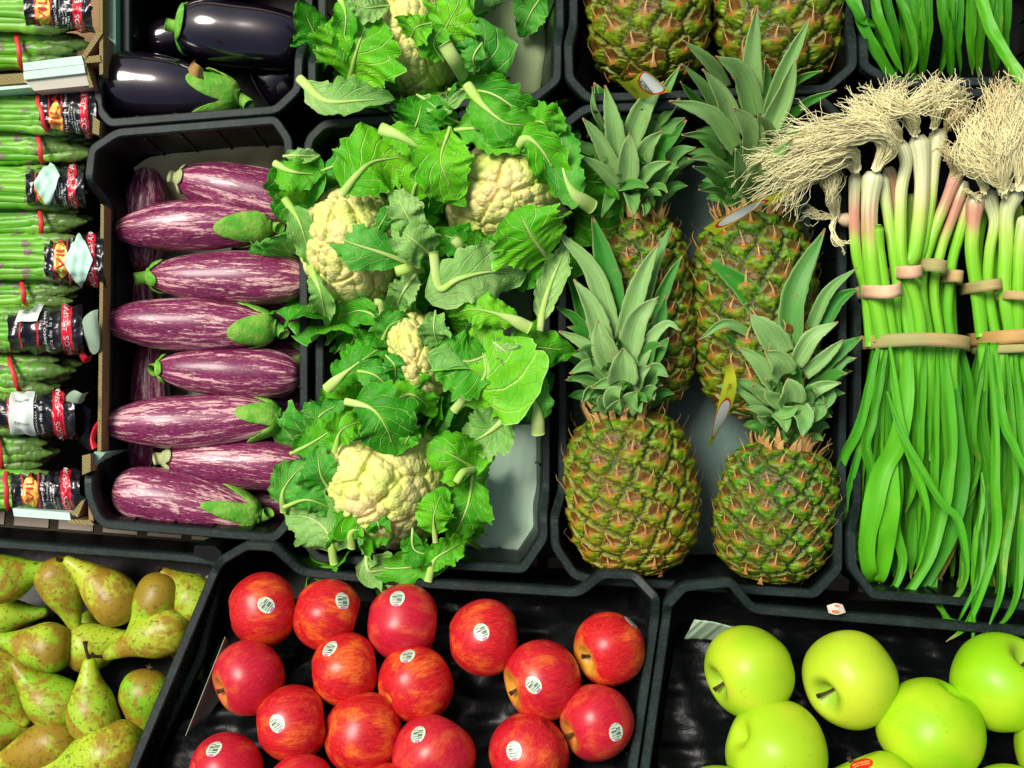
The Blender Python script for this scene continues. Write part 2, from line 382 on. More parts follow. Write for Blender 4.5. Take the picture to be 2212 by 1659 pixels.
strip_sheet("paper_liner", [(1500, 1338, .145), (1545, 1344, .15), (1610, 1362, .15)], [(1478, 1380, .13), (1540, 1384, .12), (1600, 1400, .12)], PAPG,
            "small pale paper flap behind the green apple nearest the divider", "paper liner", 12, .001)
def m_film():
    s = NT("black_tray_film"); v = s.obj(False); n = s.noise(v, 26, 5, .6, 1.2)
    return s.fin((.003, .004, .004), .30, .14, s.bump(n, .22, .006))
FILM = m_film()
def film(corners, label, seed):
    r = np.random.RandomState(seed); n = 70; c = [P(*q) for q in corners]
    u, v = np.meshgrid(np.linspace(0, 1, n), np.linspace(0, 1, n), indexing='ij')
    V = ((1 - u) * (1 - v))[..., None] * c[0] + (u * (1 - v))[..., None] * c[1] + (u * v)[..., None] * c[2] + ((1 - u) * v)[..., None] * c[3]
    for k in range(16):
        a = r.rand() * 6.28; f = 8 + 26 * r.rand(); ph = r.rand() * 6
        V[..., 2] += .0007 * (1 - np.abs(np.sin(f * (u * math.cos(a) + v * math.sin(a)) + ph)) * 2)
    return tag(mk("tray_liner", V.reshape(-1, 3), gridF(n, n), FILM), label, "tray liner")
film([(520, 1290, .105), (1400, 1320, .11), (1330, 1800, .19), (300, 1760, .19)], "crinkled black film under the red apples", 3)
film([(1465, 1345, .105), (2330, 1400, .11), (2330, 1850, .19), (1400, 1800, .18)], "shiny crinkled black film under the green apples", 5)
pl = MB(); a = catmull([P(1786, 1308, .178), P(1805, 1303, .180), P(1820, 1306, .178)], 9); b = catmull([P(1790, 1324, .174), P(1808, 1328, .177), P(1827, 1323, .175)], 9)
pl.add(np.vstack([a, b]), gridF(2, 9)); o = pl.build("paper_scrap", m_simple("printed_scrap_paper", (.75, .68, .60), .7, .3), smooth=True)
tag(o, "torn white paper scrap with orange print on the crate rim above the green apples", "paper scrap")
OFF[o.name] = np.zeros(3)
m = MB()
for x0, y0, x1, y1 in ((1797, 1318, 1812, 1323), (1803, 1306, 1812, 1310)):
    m.add([P(x0, y0, .1815), P(x1, y0 + 1, .1815), P(x1, y1, .1815), P(x0, y1, .1815)], [(0, 3, 2, 1)])
m.build("print_mark", m_simple("orange_print", (.8, .12, .04), .6), o, smooth=False)
# ------------------------------------------------------------------ fruit along an axis
def lathe(p0, p1, prof, rmax, bend=0.0, sides=40, n=56, sq=0.0, seed=0, lump=.012, bdir=None):
    """a fruit body from p0 to p1 with radius profile [(t, r)] of rmax, softly bent"""
    c = np.linspace(0, 1, n); c = .5 - .5 * np.cos(np.pi * c)
    ax = np.asarray(p1) - np.asarray(p0); L = np.linalg.norm(ax); a = ax / L
    side = nrm(np.cross(a, (0, 0, 1))) if bdir is None else bdir
    t = c; path = p0 + ax * t[:, None] + side * (bend * L * np.sin(np.pi * t))[:, None]
    xs, ys = zip(*prof); q = catmull(np.array([(x, y, 0) for x, y in prof]), 200); r = np.interp(t, q[:, 0], q[:, 1]) * rmax
    r = np.maximum(r, 0); r[0] = 0; r[-1] = 0
    T, S, N = frames(path); th = np.linspace(0, 2 * np.pi, sides, endpoint=False)
    rr = r[:, None] * (1 + sq * np.cos(2 * th)[None] + lump * np.sin(3 * th[None] + seed + 2 * t[:, None]) + lump * np.sin(5 * t[:, None] * 3 + th[None] + 2 * seed))
    V = path[:, None] + rr[..., None] * (np.cos(th)[None, :, None] * S[:, None] + np.sin(th)[None, :, None] * N[:, None])
    uv = np.stack([np.repeat(t, sides), np.tile(np.arange(sides) / sides, n)], 1)
    ang = np.tile(th, n)
    return V.reshape(-1, 3), gridF(n, sides, cv=True), uv, ang, path, r, (T, S, N)
def streak_attr(uv, L):  # cylinder coordinates as an attribute, metres along and around
    a = uv[:, 1] * 2 * np.pi
    return np.stack([uv[:, 0] * L, np.cos(a), np.sin(a)], 1)

# striped aubergines
def m_striped():
    s = NT("purple_striped_aubergine_skin"); v = s.node("Attribute", "Vector", attribute_name="axis"); r = s.math('MULTIPLY', s.rnd(), 19)
    v = s.node("VectorMath", 0, {0: v, 1: s.node("CombineXYZ", 0, {0: r, 1: r, 2: r})}, operation='ADD')
    st = lambda a, b: s.node("VectorMath", 0, {0: v, 1: (a, b, b)}, operation='MULTIPLY')
    n1 = s.noise(st(38, 7), 1, 7, .78, .5); n2 = s.noise(st(9, 2.2), 1, 3, .5, .3); n3 = s.noise(st(190, 34), 1, 4, .8)
    f = s.math('ADD', s.math('ADD', s.math('MULTIPLY', n1, .9), s.math('MULTIPLY', n3, .38)), s.math('MULTIPLY', n2, .55))
    f = s.step(f, .93, 1.02)
    cream = s.mix(n2, (.82, .60, .46), (.76, .40, .48)); pur = s.mix(s.step(n2, .35, .65), (.085, .007, .030), (.20, .016, .070))
    mid = s.mix(s.step(n3, .4, .65), pur, (.33, .05, .16))
    c = s.mix(f, mid, cream)
    return s.fin(c, .34, .42, s.bump(f, .06, .0005), coat=.15)
def m_calyx():
    s = NT("green_calyx"); v = s.obj(); n = s.noise(v, 60, 4)
    c = s.mix(s.step(n, .35, .7), (.10, .40, .03), (.28, .55, .08)); c = s.mix(s.step(s.noise(v, 300, 3), .62, .72), c, (.24, .20, .05))
    return s.fin(c, .6, .2, s.bump(s.noise(v, 150, 5, .7), .9, .0022))
def m_stemcut(): return m_simple("pale_cut_stem", (.42, .48, .22), .7, .3, .3)
STRIPED, CALYX, STEMC = m_striped(), m_calyx(), m_stemcut()
AUB = [(0, 0), (.010, .18), (.05, .42), (.14, .68), (.28, .91), (.44, 1.0), (.62, .98), (.78, .84), (.90, .64), (.965, .44), (1, 0)]
AUB2 = [(0, 0), (.01, .36), (.04, .62), (.12, .86), (.26, 1.0), (.45, 1.02), (.65, .93), (.82, .74), (.93, .5), (.97, .36), (1, 0)]
def aubergine(tip, stem, rpx, z, label, group, mat, prof=AUB, bend=0.0, calyx='top', seed=0, kind='striped_aubergine', lobes=5, clen=.26, dz=0, cal_mat=None, lobe_sharp=1.0, stemL=.007):
    p0 = P(*tip, z); p1 = P(*stem, z + dz); R = RM(rpx, z)
    V, F, uv, ang, path, r, fr = lathe(p0, p1, prof, R, bend, seed=seed)
    L = np.linalg.norm(p1 - p0); c = path[len(path) // 2]
    root = thing(kind, label, 'aubergine', (c[0], c[1], c[2] - R), group)
    mk('skin', V, F, mat, root, uv, {'axis': streak_attr(uv, L)})
    if calyx is None: return root
    rs = np.random.RandomState(seed + 5)
    # calyx: a cap with pointed lobes hugging the stem end
    n, m = 22, 60; th = np.linspace(0, 2 * np.pi, m, endpoint=False)
    lob = np.abs(np.cos((th - np.pi / 2 + .35 * math.sin(seed * 2.3)) * lobes / 2)) ** (lobe_sharp * 1.3)
    length = .88 * clen * (.26 + .74 * lob) * (1 + .12 * np.sin(th * 2 + seed)) ; T, S, N = fr
    tt = path; ts = np.linspace(0, 1, len(path)); ts = .5 - .5 * np.cos(np.pi * ts)
    VV = np.zeros((n, m, 3))
    for i in range(n):
        k = i / (n - 1)
        for j in range(m):
            t = 1 - .004 - length[j] * k; idx = np.interp(t, ts, np.arange(len(ts))); i0 = int(idx); f = idx - i0; i1 = min(i0 + 1, len(ts) - 1)
            pc = path[i0] * (1 - f) + path[i1] * f; rad = r[i0] * (1 - f) + r[i1] * f
            rad = max(rad, .007 * (1 - .2 * k)) + .0012 + .0028 * max(0, k - .6) / .4 * rs.rand() * .5 + .0016 * math.sin(k * 3.1)
            VV[i, j] = pc + rad * (math.cos(th[j]) * S[i0] + math.sin(th[j]) * N[i0])
    cal = mk('calyx', VV.reshape(-1, 3), gridF(n, m, cv=True), cal_mat or CALYX, root)
    sm = cal.modifiers.new("thickness", 'SOLIDIFY'); sm.thickness = .0012; sm.offset = 0
    a = nrm(p1 - p0); q = nrm(np.cross(a, (0, 0, 1))) * .004 * rs.randn()
    V, F, u = tubeV(catmull([p1 - a * .006, p1 + a * stemL * .5 + q * .5, p1 + a * stemL + q + (0, 0, .002)], 8), [.0078, .0074, .0070, .0066, .0063, .0062, .0066, .0062], 12)
    mk('stem', V, F, cal_mat or CALYX, root)
    return root
GS = "striped aubergines heaped in one crate"; S_ = STRIPED
# hidden layer first
aubergine((320, 353), (312, 590), 50, .045, "dark striped aubergine whose narrow tip points at the curled cream paper", GS, S_, calyx=None, seed=1)
aubergine((312, 560), (318, 760), 34, .035, "plum coloured aubergine lying crosswise under the third and fourth rows", GS, S_, calyx=None, seed=2)
aubergine((300, 1045), (320, 735), 44, .045, "striped aubergine lying crosswise under the fifth and sixth rows", GS, S_, calyx=None, seed=3, bend=.04)
aubergine((500, 545), (668, 500), 44, .045, "half hidden aubergine with green cap under the torn cauliflower leaf", GS, S_, seed=4, clen=.3)
aubergine((668, 690), (500, 680), 46, .045, "half hidden aubergine beside the green cap of the fourth row", GS, S_, calyx=None, seed=5)
aubergine((560, 770), (668, 772), 34, .045, "aubergine whose dark green cap peeps out above the fifth row", GS, S_, seed=6, clen=.4)
aubergine((480, 870), (668, 880), 42, .042, "dark half hidden aubergine between the fifth and sixth rows", GS, S_, calyx=None, seed=7)
aubergine((500, 958), (652, 940), 34, .050, "half hidden aubergine with a bright cap above the palest row", GS, S_, seed=8, clen=.36)
aubergine((470, 1090), (668, 1080), 46, .040, "shaded aubergine under the lowest cauliflower leaves", GS, S_, calyx=None, seed=9)
# the visible rows
aubergine((660, 445), (382, 385), 60, .080, "striped aubergine in the first row with its pale stem towards the paper", GS, S_, seed=11, prof=AUB2, clen=.07, cal_mat=STEMC, lobe_sharp=.3)
aubergine((244, 500), (590, 487), 55, .088, "striped aubergine in the second row with a long folded green cap", GS, S_, seed=12, clen=.34, lobes=3, bend=-.02)
aubergine((667, 604), (318, 597), 57, .088, "striped aubergine in the third row with a spiky green stem end", GS, S_, seed=13, prof=AUB2, clen=.10, lobes=4, stemL=.012)
aubergine((216, 694), (600, 708), 57, .092, "striped aubergine in the fourth row with a broad ragged green cap", GS, S_, seed=14, clen=.31, lobes=3)
aubergine((649, 812), (338, 795), 55, .086, "striped aubergine in the fifth row with a thin crescent of green at its end", GS, S_, seed=15, prof=AUB2, clen=.07, lobe_sharp=.4, stemL=.004)
aubergine((213, 915), (612, 900), 58, .092, "darkest striped aubergine in the sixth row", GS, S_, seed=16, clen=.24, lobes=4, bend=.01)
aubergine((672, 1012), (352, 990), 54, .084, "palest striped aubergine with a blunt knobbly stem end", GS, S_, seed=17, prof=AUB2, clen=.08, cal_mat=STEMC, lobe_sharp=.3, stemL=.008)
aubergine((246, 1055), (566, 1118), 64, .092, "fat striped aubergine at the bottom with a star shaped green cap", GS, S_, seed=18, prof=AUB2, clen=.40, lobes=5, lobe_sharp=1.6, stemL=.006)
# dark aubergines
def m_dark():
    s = NT("black_aubergine_skin"); v = s.obj(); n = s.noise(v, 20, 3)
    c = s.mix(s.step(n, .4, .7), (.005, .003, .009), (.012, .006, .014)); c = s.mix(s.step(s.noise(v, 260, 2), .78, .8), c, (.2, .12, .08))
    return s.fin(c, .14, .8, s.bump(s.noise(v, 12, 3), .25, .004), coat=.9)
DK = m_dark(); GD = "glossy dark aubergines"
CAP2 = m_simple("brownish_green_calyx", (.20, .34, .06), .6, .3, .5)
DAUB = [(0, 0), (.01, .42), (.04, .70), (.12, .93), (.26, 1.02), (.45, .98), (.65, .84), (.82, .64), (.93, .46), (.97, .34), (1, 0)]
aubergine((500, -60), (260, -60), 60, .07, "dark aubergine cut off by the upper edge of the photo", GD, DK, DAUB, kind='dark_aubergine', seed=20, calyx=None)
aubergine((316, 92), (500, 60), 44, .055, "small bluish black aubergine half hidden between the two large ones", GD, DK, DAUB, kind='dark_aubergine', seed=21, calyx=None)
aubergine((560, 200), (690, 120), 66, .045, "shaded black aubergine beside the cauliflower crate", GD, DK, DAUB, kind='dark_aubergine', seed=22, calyx=None)
aubergine((662, 92), (384, 58), 68, .100, "glossy black aubergine with a thin green collar on its stem end", GD, DK, [(0, 0), (.01, .4), (.05, .7), (.15, .9), (.35, .98), (.6, 1.0), (.8, .95), (.93, .76), (.98, .5), (1, 0)], kind='dark_aubergine', seed=23, clen=.10, lobes=3, lobe_sharp=.5, stemL=.012)
aubergine((222, 176), (520, 212), 71, .100, "glossy black aubergine whose torn green cap has a dry brown tip", GD, DK, DAUB, kind='dark_aubergine', seed=24, clen=.36, lobes=4, lobe_sharp=.8, dz=.008, stemL=.010)
dt = bpy.data.objects["dark_aubergine.004"]
mb = MB(); a = catmull([P(441, 172, .150), P(425, 168, .158), P(410, 158, .160), P(406, 148, .163)], 10); b = catmull([P(440, 150, .152), P(432, 142, .160), P(420, 134, .163), P(424, 127, .162)], 10)
mid = (a + b) / 2 + (0, 0, .003); mb.add(np.vstack([a, mid, b]), gridF(3, 10)); mb.build("dry_tip", m_simple("dry_brown_sepal", (.50, .30, .10), .8, .2, .5), dt)

# ------------------------------------------------------------------ pears
def m_pear():
    s = NT("russet_pear_skin"); v = s.obj(); r = s.rnd(); big = s.noise(v, 22, 5, .65, .6); sm_ = s.noise(v, 90, 5, .75)
    t = s.node("Attribute", "Fac", attribute_name="along")
    g = s.mix(s.step(s.noise(v, 9, 2), .35, .65), (.14, .46, .010), (.42, .56, .03))
    g = s.mix(s.math('MULTIPLY', s.step(r, .3, .9), .35), g, (.55, .47, .05))
    k = s.math('ADD', s.math('ADD', big, s.math('MULTIPLY', t, .15)), s.math('MULTIPLY', sm_, .46))
    k = s.math('ADD', k, s.math('MULTIPLY', r, .04)); rus = s.step(k, .75, .89)
    c = s.mix(s.math('MULTIPLY', rus, .8), g, s.mix(sm_, (.24, .085, .010), (.38, .18, .02)))
    sp = s.step(s.noise(v, 260, 3, .6), .565, .64); c = s.mix(s.math('MULTIPLY', sp, .75), c, (.14, .10, .01))
    d2 = s.step(s.vor(v, 38), .11, .05); c = s.mix(s.math('MULTIPLY', d2, .6), c, (.09, .05, .01))
    return s.fin(c, .40, .4, s.bump(s.noise(v, 140, 4), .2, .0008))
PEARM = m_pear(); TWIG = m_simple("brown_twig", (.07, .045, .02), .8, .2, .4)
PEAR = [(0, 0), (.012, .16), (.05, .27), (.14, .33), (.26, .42), (.40, .62), (.54, .86), (.67, .99), (.79, 1.0), (.90, .84), (.965, .52), (.985, .28), (.975, .12), (.96, 0)]
PEARF = [(0, 0), (.012, .15), (.05, .25), (.15, .34), (.28, .50), (.42, .74), (.56, .93), (.70, 1.0), (.82, .95), (.92, .74), (.975, .42), (1, 0)]
def pear(stem, base, rpx, z, label, bend=0.0, seed=0, dz=0.0, stemdir=None, eye=False):
    p0 = P(*stem, z + dz); p1 = P(*base, z); R = RM(rpx * .93, z)
    V, F, uv, ang, path, r, fr = lathe(p0, p1, PEARF, R, bend, seed=seed, lump=.02)
    c = path[int(len(path) * .62)]
    root = thing('pear', label, 'pear', (c[0], c[1], c[2] - R), "russet green pears in the low crate")
    mk('skin', V, F, PEARM, root, uv, {'along': uv[:, 0]})
    a = nrm(p0 - p1)
    if stemdir is not None:
        e = P(*stemdir, z + dz + .008); V, F, u = tubeV(catmull([p0 - a * .004, p0 + (e - p0) * .5 + (0, 0, .003), e], 8), [.0034, .0024, .0018, .0016, .0016, .0017, .0021, .0027], 8)
        mk('stalk', V, F, TWIG, root)
    if eye:
        V = []; mb = MB()
        for k in range(5):
            th = k * 1.257; q = p1 + np.array((math.cos(th), math.sin(th), 0)) * .0035
            vv, ff, _ = tubeV([p1 - a * .001 , q - a * .003 + (0, 0, .002)], [.0016, .0004], 6); mb.add(vv, ff)
        mb.build('calyx', TWIG, root)
    return root
pear((105, 1322), (-45, 1338), 46, .080, "deep green pear tucked under the first row at the photo's edge", seed=2)
pear((215, 1300), (196, 1372), 40, .065, "small green pear seen in the gap beside the round russet one", seed=3)
pear((100, 1560), (-45, 1580), 50, .095, "plain green pear low between the spotted ones", seed=4)
pear((112, 1224), (-38, 1262), 57, .105, "yellow russet pear in the corner under the vent holes", seed=5)
pear((165, 1368), (108, 1206), 54, .110, "green pear standing with its neck pointing down, beside the vent holes", seed=6, bend=.03)
pear((137, 1206), (284, 1340), 58, .118, "long green pear with a brown blotched base touching the crate's far wall", seed=7, bend=-.05, stemdir=(122, 1208))
pear((264, 1402), (362, 1240), 56, .118, "smooth yellow green pear with a single brown fleck", seed=8, bend=.06)
pear((345, 1232), (452, 1335), 56, .112, "pear with a thin curled stem end close to the corner post", seed=9, bend=-.05, stemdir=(340, 1226))
pear((-14, 1378), (158, 1402), 57, .122, "pear with neck at the photo's edge and a blotched yellow belly", seed=10, bend=.03)
pear((300, 1372), (142, 1410), 57, .105, "round russet pear with a black eye behind the crossed stalks", seed=11)
pear((222, 1420), (412, 1352), 55, .128, "mottled pear whose dark stalk touches the upright pear", seed=12, bend=-.04, stemdir=(196, 1413))
pear((430, 1470), (396, 1345), 52, .105, "pale brown pear partly behind the slanting crate rim", seed=13)
pear((60, 1570), (-20, 1408), 64, .110, "very russet orange pear at the photo's edge", seed=14)
pear((24, 1424), (172, 1552), 62, .132, "pear with blunt green neck and freckled golden body", seed=15, bend=.06)
pear((352, 1600), (342, 1500), 50, .110, "orange sliver of a pear showing at the slanting rim", seed=16)
pear((300, 1612), (322, 1446), 60, .130, "golden russet pear standing with its eye upward", seed=17, eye=True)
pear((193, 1420), (213, 1602), 60, .142, "upright green pear with the tall black stalk", seed=18, bend=.03, stemdir=(184, 1386))
pear((-30, 1655), (172, 1588), 60, .140, "spotted green pear in the bottom corner of the photo", seed=19)
pear((68, 1672), (312, 1602), 74, .150, "largest pale green pear along the bottom edge", seed=20, bend=.02)

# ------------------------------------------------------------------ apples
def apple_mesh(seed, k=1.0, n=60, m=72):
    """unit apple, axis z, stem cavity at +z"""
    r = np.random.RandomState(seed); ph = np.linspace(0, np.pi, n); th = np.linspace(0, 2 * np.pi, m, endpoint=False)
    prof = [(0, .52 * k), (.035, .50), (.09, .56), (.17, .72), (.26, .83)]
    R = 1.0 - .10 * np.cos(ph) ** 2
    rad = np.sin(ph) * (1 + .04 * np.cos(ph)); z = np.cos(ph) * 1.0
    z = z - .50 * np.exp(-(rad / .27) ** 2) * (ph < 1.57) + .24 * np.exp(-(rad / .20) ** 2) * (ph > 1.57)
    rad = rad ** .97
    V = np.zeros((n, m, 3)); lob = 1 + .018 * np.cos(5 * th + r.rand() * 6)[None] * (.4 + .9 * (ph / np.pi))[:, None] + .03 * np.cos(th + r.rand() * 6)[None] + .018 * np.cos(2 * th + r.rand() * 6)[None]
    V[..., 0] = rad[:, None] * lob * np.cos(th); V[..., 1] = rad[:, None] * lob * np.sin(th)
    V[..., 2] = z[:, None] + .03 * np.cos(th + r.rand() * 6)[None] * rad[:, None] + .025 * np.cos(5 * th)[None] * (rad ** 2)[:, None] * (ph > 1.5)[:, None]
    return V.reshape(-1, 3), gridF(n, m, cv=True), np.stack([np.repeat(ph / np.pi, m), np.tile(np.arange(m) / m, n)], 1)
def m_apple_red():
    s = NT("red_striped_apple_skin"); v = s.node("Attribute", "Vector", attribute_name="axis"); r = s.rnd(); k = s.math('MULTIPLY', r, 23)
    v = s.node("VectorMath", 0, {0: v, 1: s.node("CombineXYZ", 0, {0: k, 1: k, 2: k})}, operation='ADD')
    st = s.node("VectorMath", 0, {0: v, 1: (5.0, 13, 13)}, operation='MULTIPLY')
    n = s.noise(st, 1.6, 8, .75, .3); n2 = s.noise(s.node("VectorMath", 0, {0: v, 1: (3, 3, 3)}, operation='MULTIPLY'), .8, 3); n3 = s.noise(st, 7, 3, .7)
    c = s.mix(s.step(n, .35, .62), (.38, .005, .014), (.70, .022, .020))
    c = s.mix(s.math('MULTIPLY', s.step(n2, .46, .68), .75), c, s.mix(s.step(n, .4, .6), (.80, .075, .018), (.88, .24, .025)))
    al = s.att("along"); yel = s.step(s.math('ADD', al, s.math('MULTIPLY', n2, -.14)), .13, .02); yel2 = s.step(al, .93, 1.0)
    c = s.mix(s.math('MULTIPLY', yel, .9), c, (.72, .42, .04)); c = s.mix(yel2, c, (.6, .32, .04))
    c = s.mix(s.math('MULTIPLY', s.step(n3, .52, .64), .7), c, (.38, .006, .012))
    pk = s.step(r, .3, .8); c = s.mix(s.math('MULTIPLY', pk, .5), c, (.50, .012, .045))
    o = s.obj(); d = s.step(s.vor(o, 260), .13, .07); c = s.mix(s.math('MULTIPLY', d, .3), c, (.8, .35, .2))
    return s.fin(c, .33, .35, s.bump(s.noise(o, 60, 3), .10, .0015), coat=.06)
def m_apple_green():
    s = NT("golden_green_apple_skin"); v = s.obj(); r = s.rnd(); n = s.noise(v, 12, 3)
    c = s.mix(s.step(n, .35, .68), (.25, .58, .004), (.46, .66, .018)); c = s.mix(s.math('MULTIPLY', s.step(r, .35, 1.0), .4), c, (.66, .68, .05))
    al = s.att("along"); c = s.mix(s.step(al, .17, .03), c, (.30, .50, .03))
    d = s.step(s.vor(v, 110), .10, .05); c = s.mix(s.math('MULTIPLY', d, .6), c, (.20, .26, .02)); b_ = s.step(s.noise(v, 24, 4, .7), .60, .75); c = s.mix(s.math('MULTIPLY', b_, .35), c, (.55, .46, .06))
    return s.fin(c, .40, .30, s.bump(s.noise(v, 90, 4), .12, .0012), coat=.04)
ARED, AGRN = m_apple_red(), m_apple_green()
def m_sticker():
    s = NT("barcode_fruit_sticker"); u, x, y = s.uv()
    bars = s.noise(s.node("CombineXYZ", 0, {0: s.math('MULTIPLY', x, 15), 1: s.math('FLOOR', s.math('MULTIPLY', y, 2.0)), 2: 0.0}), 1, 2, .5)
    inn = s.math('MULTIPLY', s.step(y, .14, .17), s.step(y, .84, .81)); inx = s.math('MULTIPLY', s.step(x, .20, .23), s.step(x, .80, .77))
    b = s.math('MULTIPLY', s.math('MULTIPLY', s.math('GREATER_THAN', bars, .50), inn), inx)
    c = s.mix(b, (.62, .76, .58), (.02, .05, .03)); logo = s.math('MULTIPLY', s.step(x, .19, .16), s.step(s.math('ABSOLUTE', s.math('SUBTRACT', y, .5)), .2, .16))
    c = s.mix(s.math('MULTIPLY', logo, .8), c, (.45, .08, .30)); d = s.math('MULTIPLY', s.step(x, .82, .85), s.math('GREATER_THAN', s.noise(u, 22, 2), .52)); c = s.mix(d, c, (.12, .2, .12))
    return s.fin(c, .35, .45, coat=.2)
STK = m_sticker()
def text_mesh(txt, font_size=1.0):
    """flat outline mesh of a word, as vertices and faces"""
    cu = bpy.data.curves.new("lettering", 'FONT'); cu.body = txt; cu.size = font_size; cu.resolution_u = 2; cu.align_x = 'CENTER'; cu.align_y = 'CENTER'
    ob = bpy.data.objects.new("lettering", cu); SC.collection.objects.link(ob); bpy.context.view_layer.update()
    me = bpy.data.meshes.new_from_object(ob.evaluated_get(bpy.context.evaluated_depsgraph_get()))
    V = np.array([v.co[:] for v in me.vertices]); F = [tuple(p.vertices) for p in me.polygons]
    bpy.data.objects.remove(ob); bpy.data.curves.remove(cu); bpy.data.meshes.remove(me); return V, F
APPLES = {}
def apple(c, rpx, z, axis, label, kind, group, sticker=None, srot=0, squash=1.0, seed=0, redlabel=False, stem=True):
    """c: centre in plan; axis: direction of the stem end (x right, y up the picture, z up)"""
    mat = ARED if kind == 'red_apple' else AGRN; R = RM(rpx * (.975 if kind == 'red_apple' else .95), z); cen = P(*c, z)
    root = thing(kind, label, 'apple', (cen[0], cen[1], cen[2] - R * .92), group)
    V, F, uv = apple_mesh(seed)
    a = nrm(axis); q = Vector((0, 0, 1)).rotation_difference(Vector(a)); rot = np.array((q @ Quaternion((0, 0, 1), seed * 1.7)).to_matrix())
    W_ = (V * (1, 1, squash)) @ rot.T * R * 1.02 + cen
    th = uv[:, 1] * 2 * np.pi; rho = np.sin(uv[:, 0] * np.pi)
    # streaks run from stem to eye: coordinate along and around the axis
    ax = np.stack([uv[:, 0] * 1.2, rho * np.cos(th) * .8, rho * np.sin(th) * .8], 1)
    mk('skin', W_, F, mat, root, uv, {'axis': ax, 'along': uv[:, 0]})
    if stem:
        rs = np.random.RandomState(seed); b = cen + a * R * .40; w = nrm(np.cross(a, rs.randn(3))) * R * .12
        vv, ff, _ = tubeV(catmull([b - a * R * .08, b + a * R * .25 + w * .4, b + a * R * .52 + w], 8), np.array([.0022, .0018, .0016, .0015, .0015, .0016, .002, .0026]) * .95, 8); mk('stalk', vv, ff, TWIG, root)
    if sticker:
        bv = BVHTree.FromPolygons([Vector(v) for v in W_], F); s0 = P(*sticker, z); nr = 8; na = 28
        Vs = []; US = []; w, h = (.0082, .0097) if redlabel else (.0070, .0084)
        dd = nrm(P(*sticker, 0) - P(*sticker, .6)); hit = bv.ray_cast(Vector(P(*sticker, .6)), Vector(dd))
        for kk in range(12):
            if hit[0] is not None: break
            q_ = P(*(np.array(sticker) + (np.array(c) - np.array(sticker)) * .08 * (kk + 1)), .6); hit = bv.ray_cast(Vector(q_), Vector(nrm(q_ * (1, 1, 0) * HC / (HC - .6) - q_)))
            print('sticker missed', c, kk)
        n0 = np.array(hit[1]); c0 = np.array(hit[0])
        ex = np.array((math.cos(srot), math.sin(srot), 0)); ex = nrm(ex - n0 * np.dot(ex, n0)); ey = np.cross(n0, ex)
        for i in range(nr + 1):
            for j in range(na):
                t = i / nr; g = 2 * math.pi * j / na; x, y = t * math.cos(g), t * math.sin(g); p = c0 + ex * x * w * (1.25 if redlabel else 1) + ey * y * h * (.8 if redlabel else 1) + n0 * .01
                hh = bv.ray_cast(Vector(p), Vector(-n0)); p = np.array(hh[0]) if hh[0] is not None else p - n0 * .01
                Vs.append(p + n0 * .00035); US.append((.5 + y * .5, .5 + x * .5))
        st = mk('sticker', Vs, gridF(nr + 1, na, cv=True), STKR if redlabel else STK, root, US)
        if redlabel:
            TV, TF = text_mesh("BRANDED", 1.0); wd = np.ptp(TV[:, 0])
            def put(TV, y0, sx, sy):
                out = []
                for v in TV:
                    p = c0 + ex * v[0] * sx + ey * (y0 + v[1] * sy) + n0 * .01; hh = bv.ray_cast(Vector(p), Vector(-n0)); out.append((np.array(hh[0]) if hh[0] is not None else p) + n0 * .0007)
                return out
            s = .0150 / wd; mk('lettering', put(TV, .0006, s, s * 1.1), TF, m_simple("gold_print", (.75, .72, .15), .5), st, smooth=False)
            bar = np.array([(x, y, 0) for x in np.linspace(-.5, .5, 12) for y in (0, .08)]); mk('print_line', put(bar, -.0026, .0150, .006), gridF(12, 2), m_simple("gold_line_print", (.8, .8, .3), .5), st, smooth=False)
    return root
STKR = m_simple("red_oval_sticker", (.80, .012, .010), .35, .4)
GR, GG = "red apples in the black crate", "large green apples in the black crate"
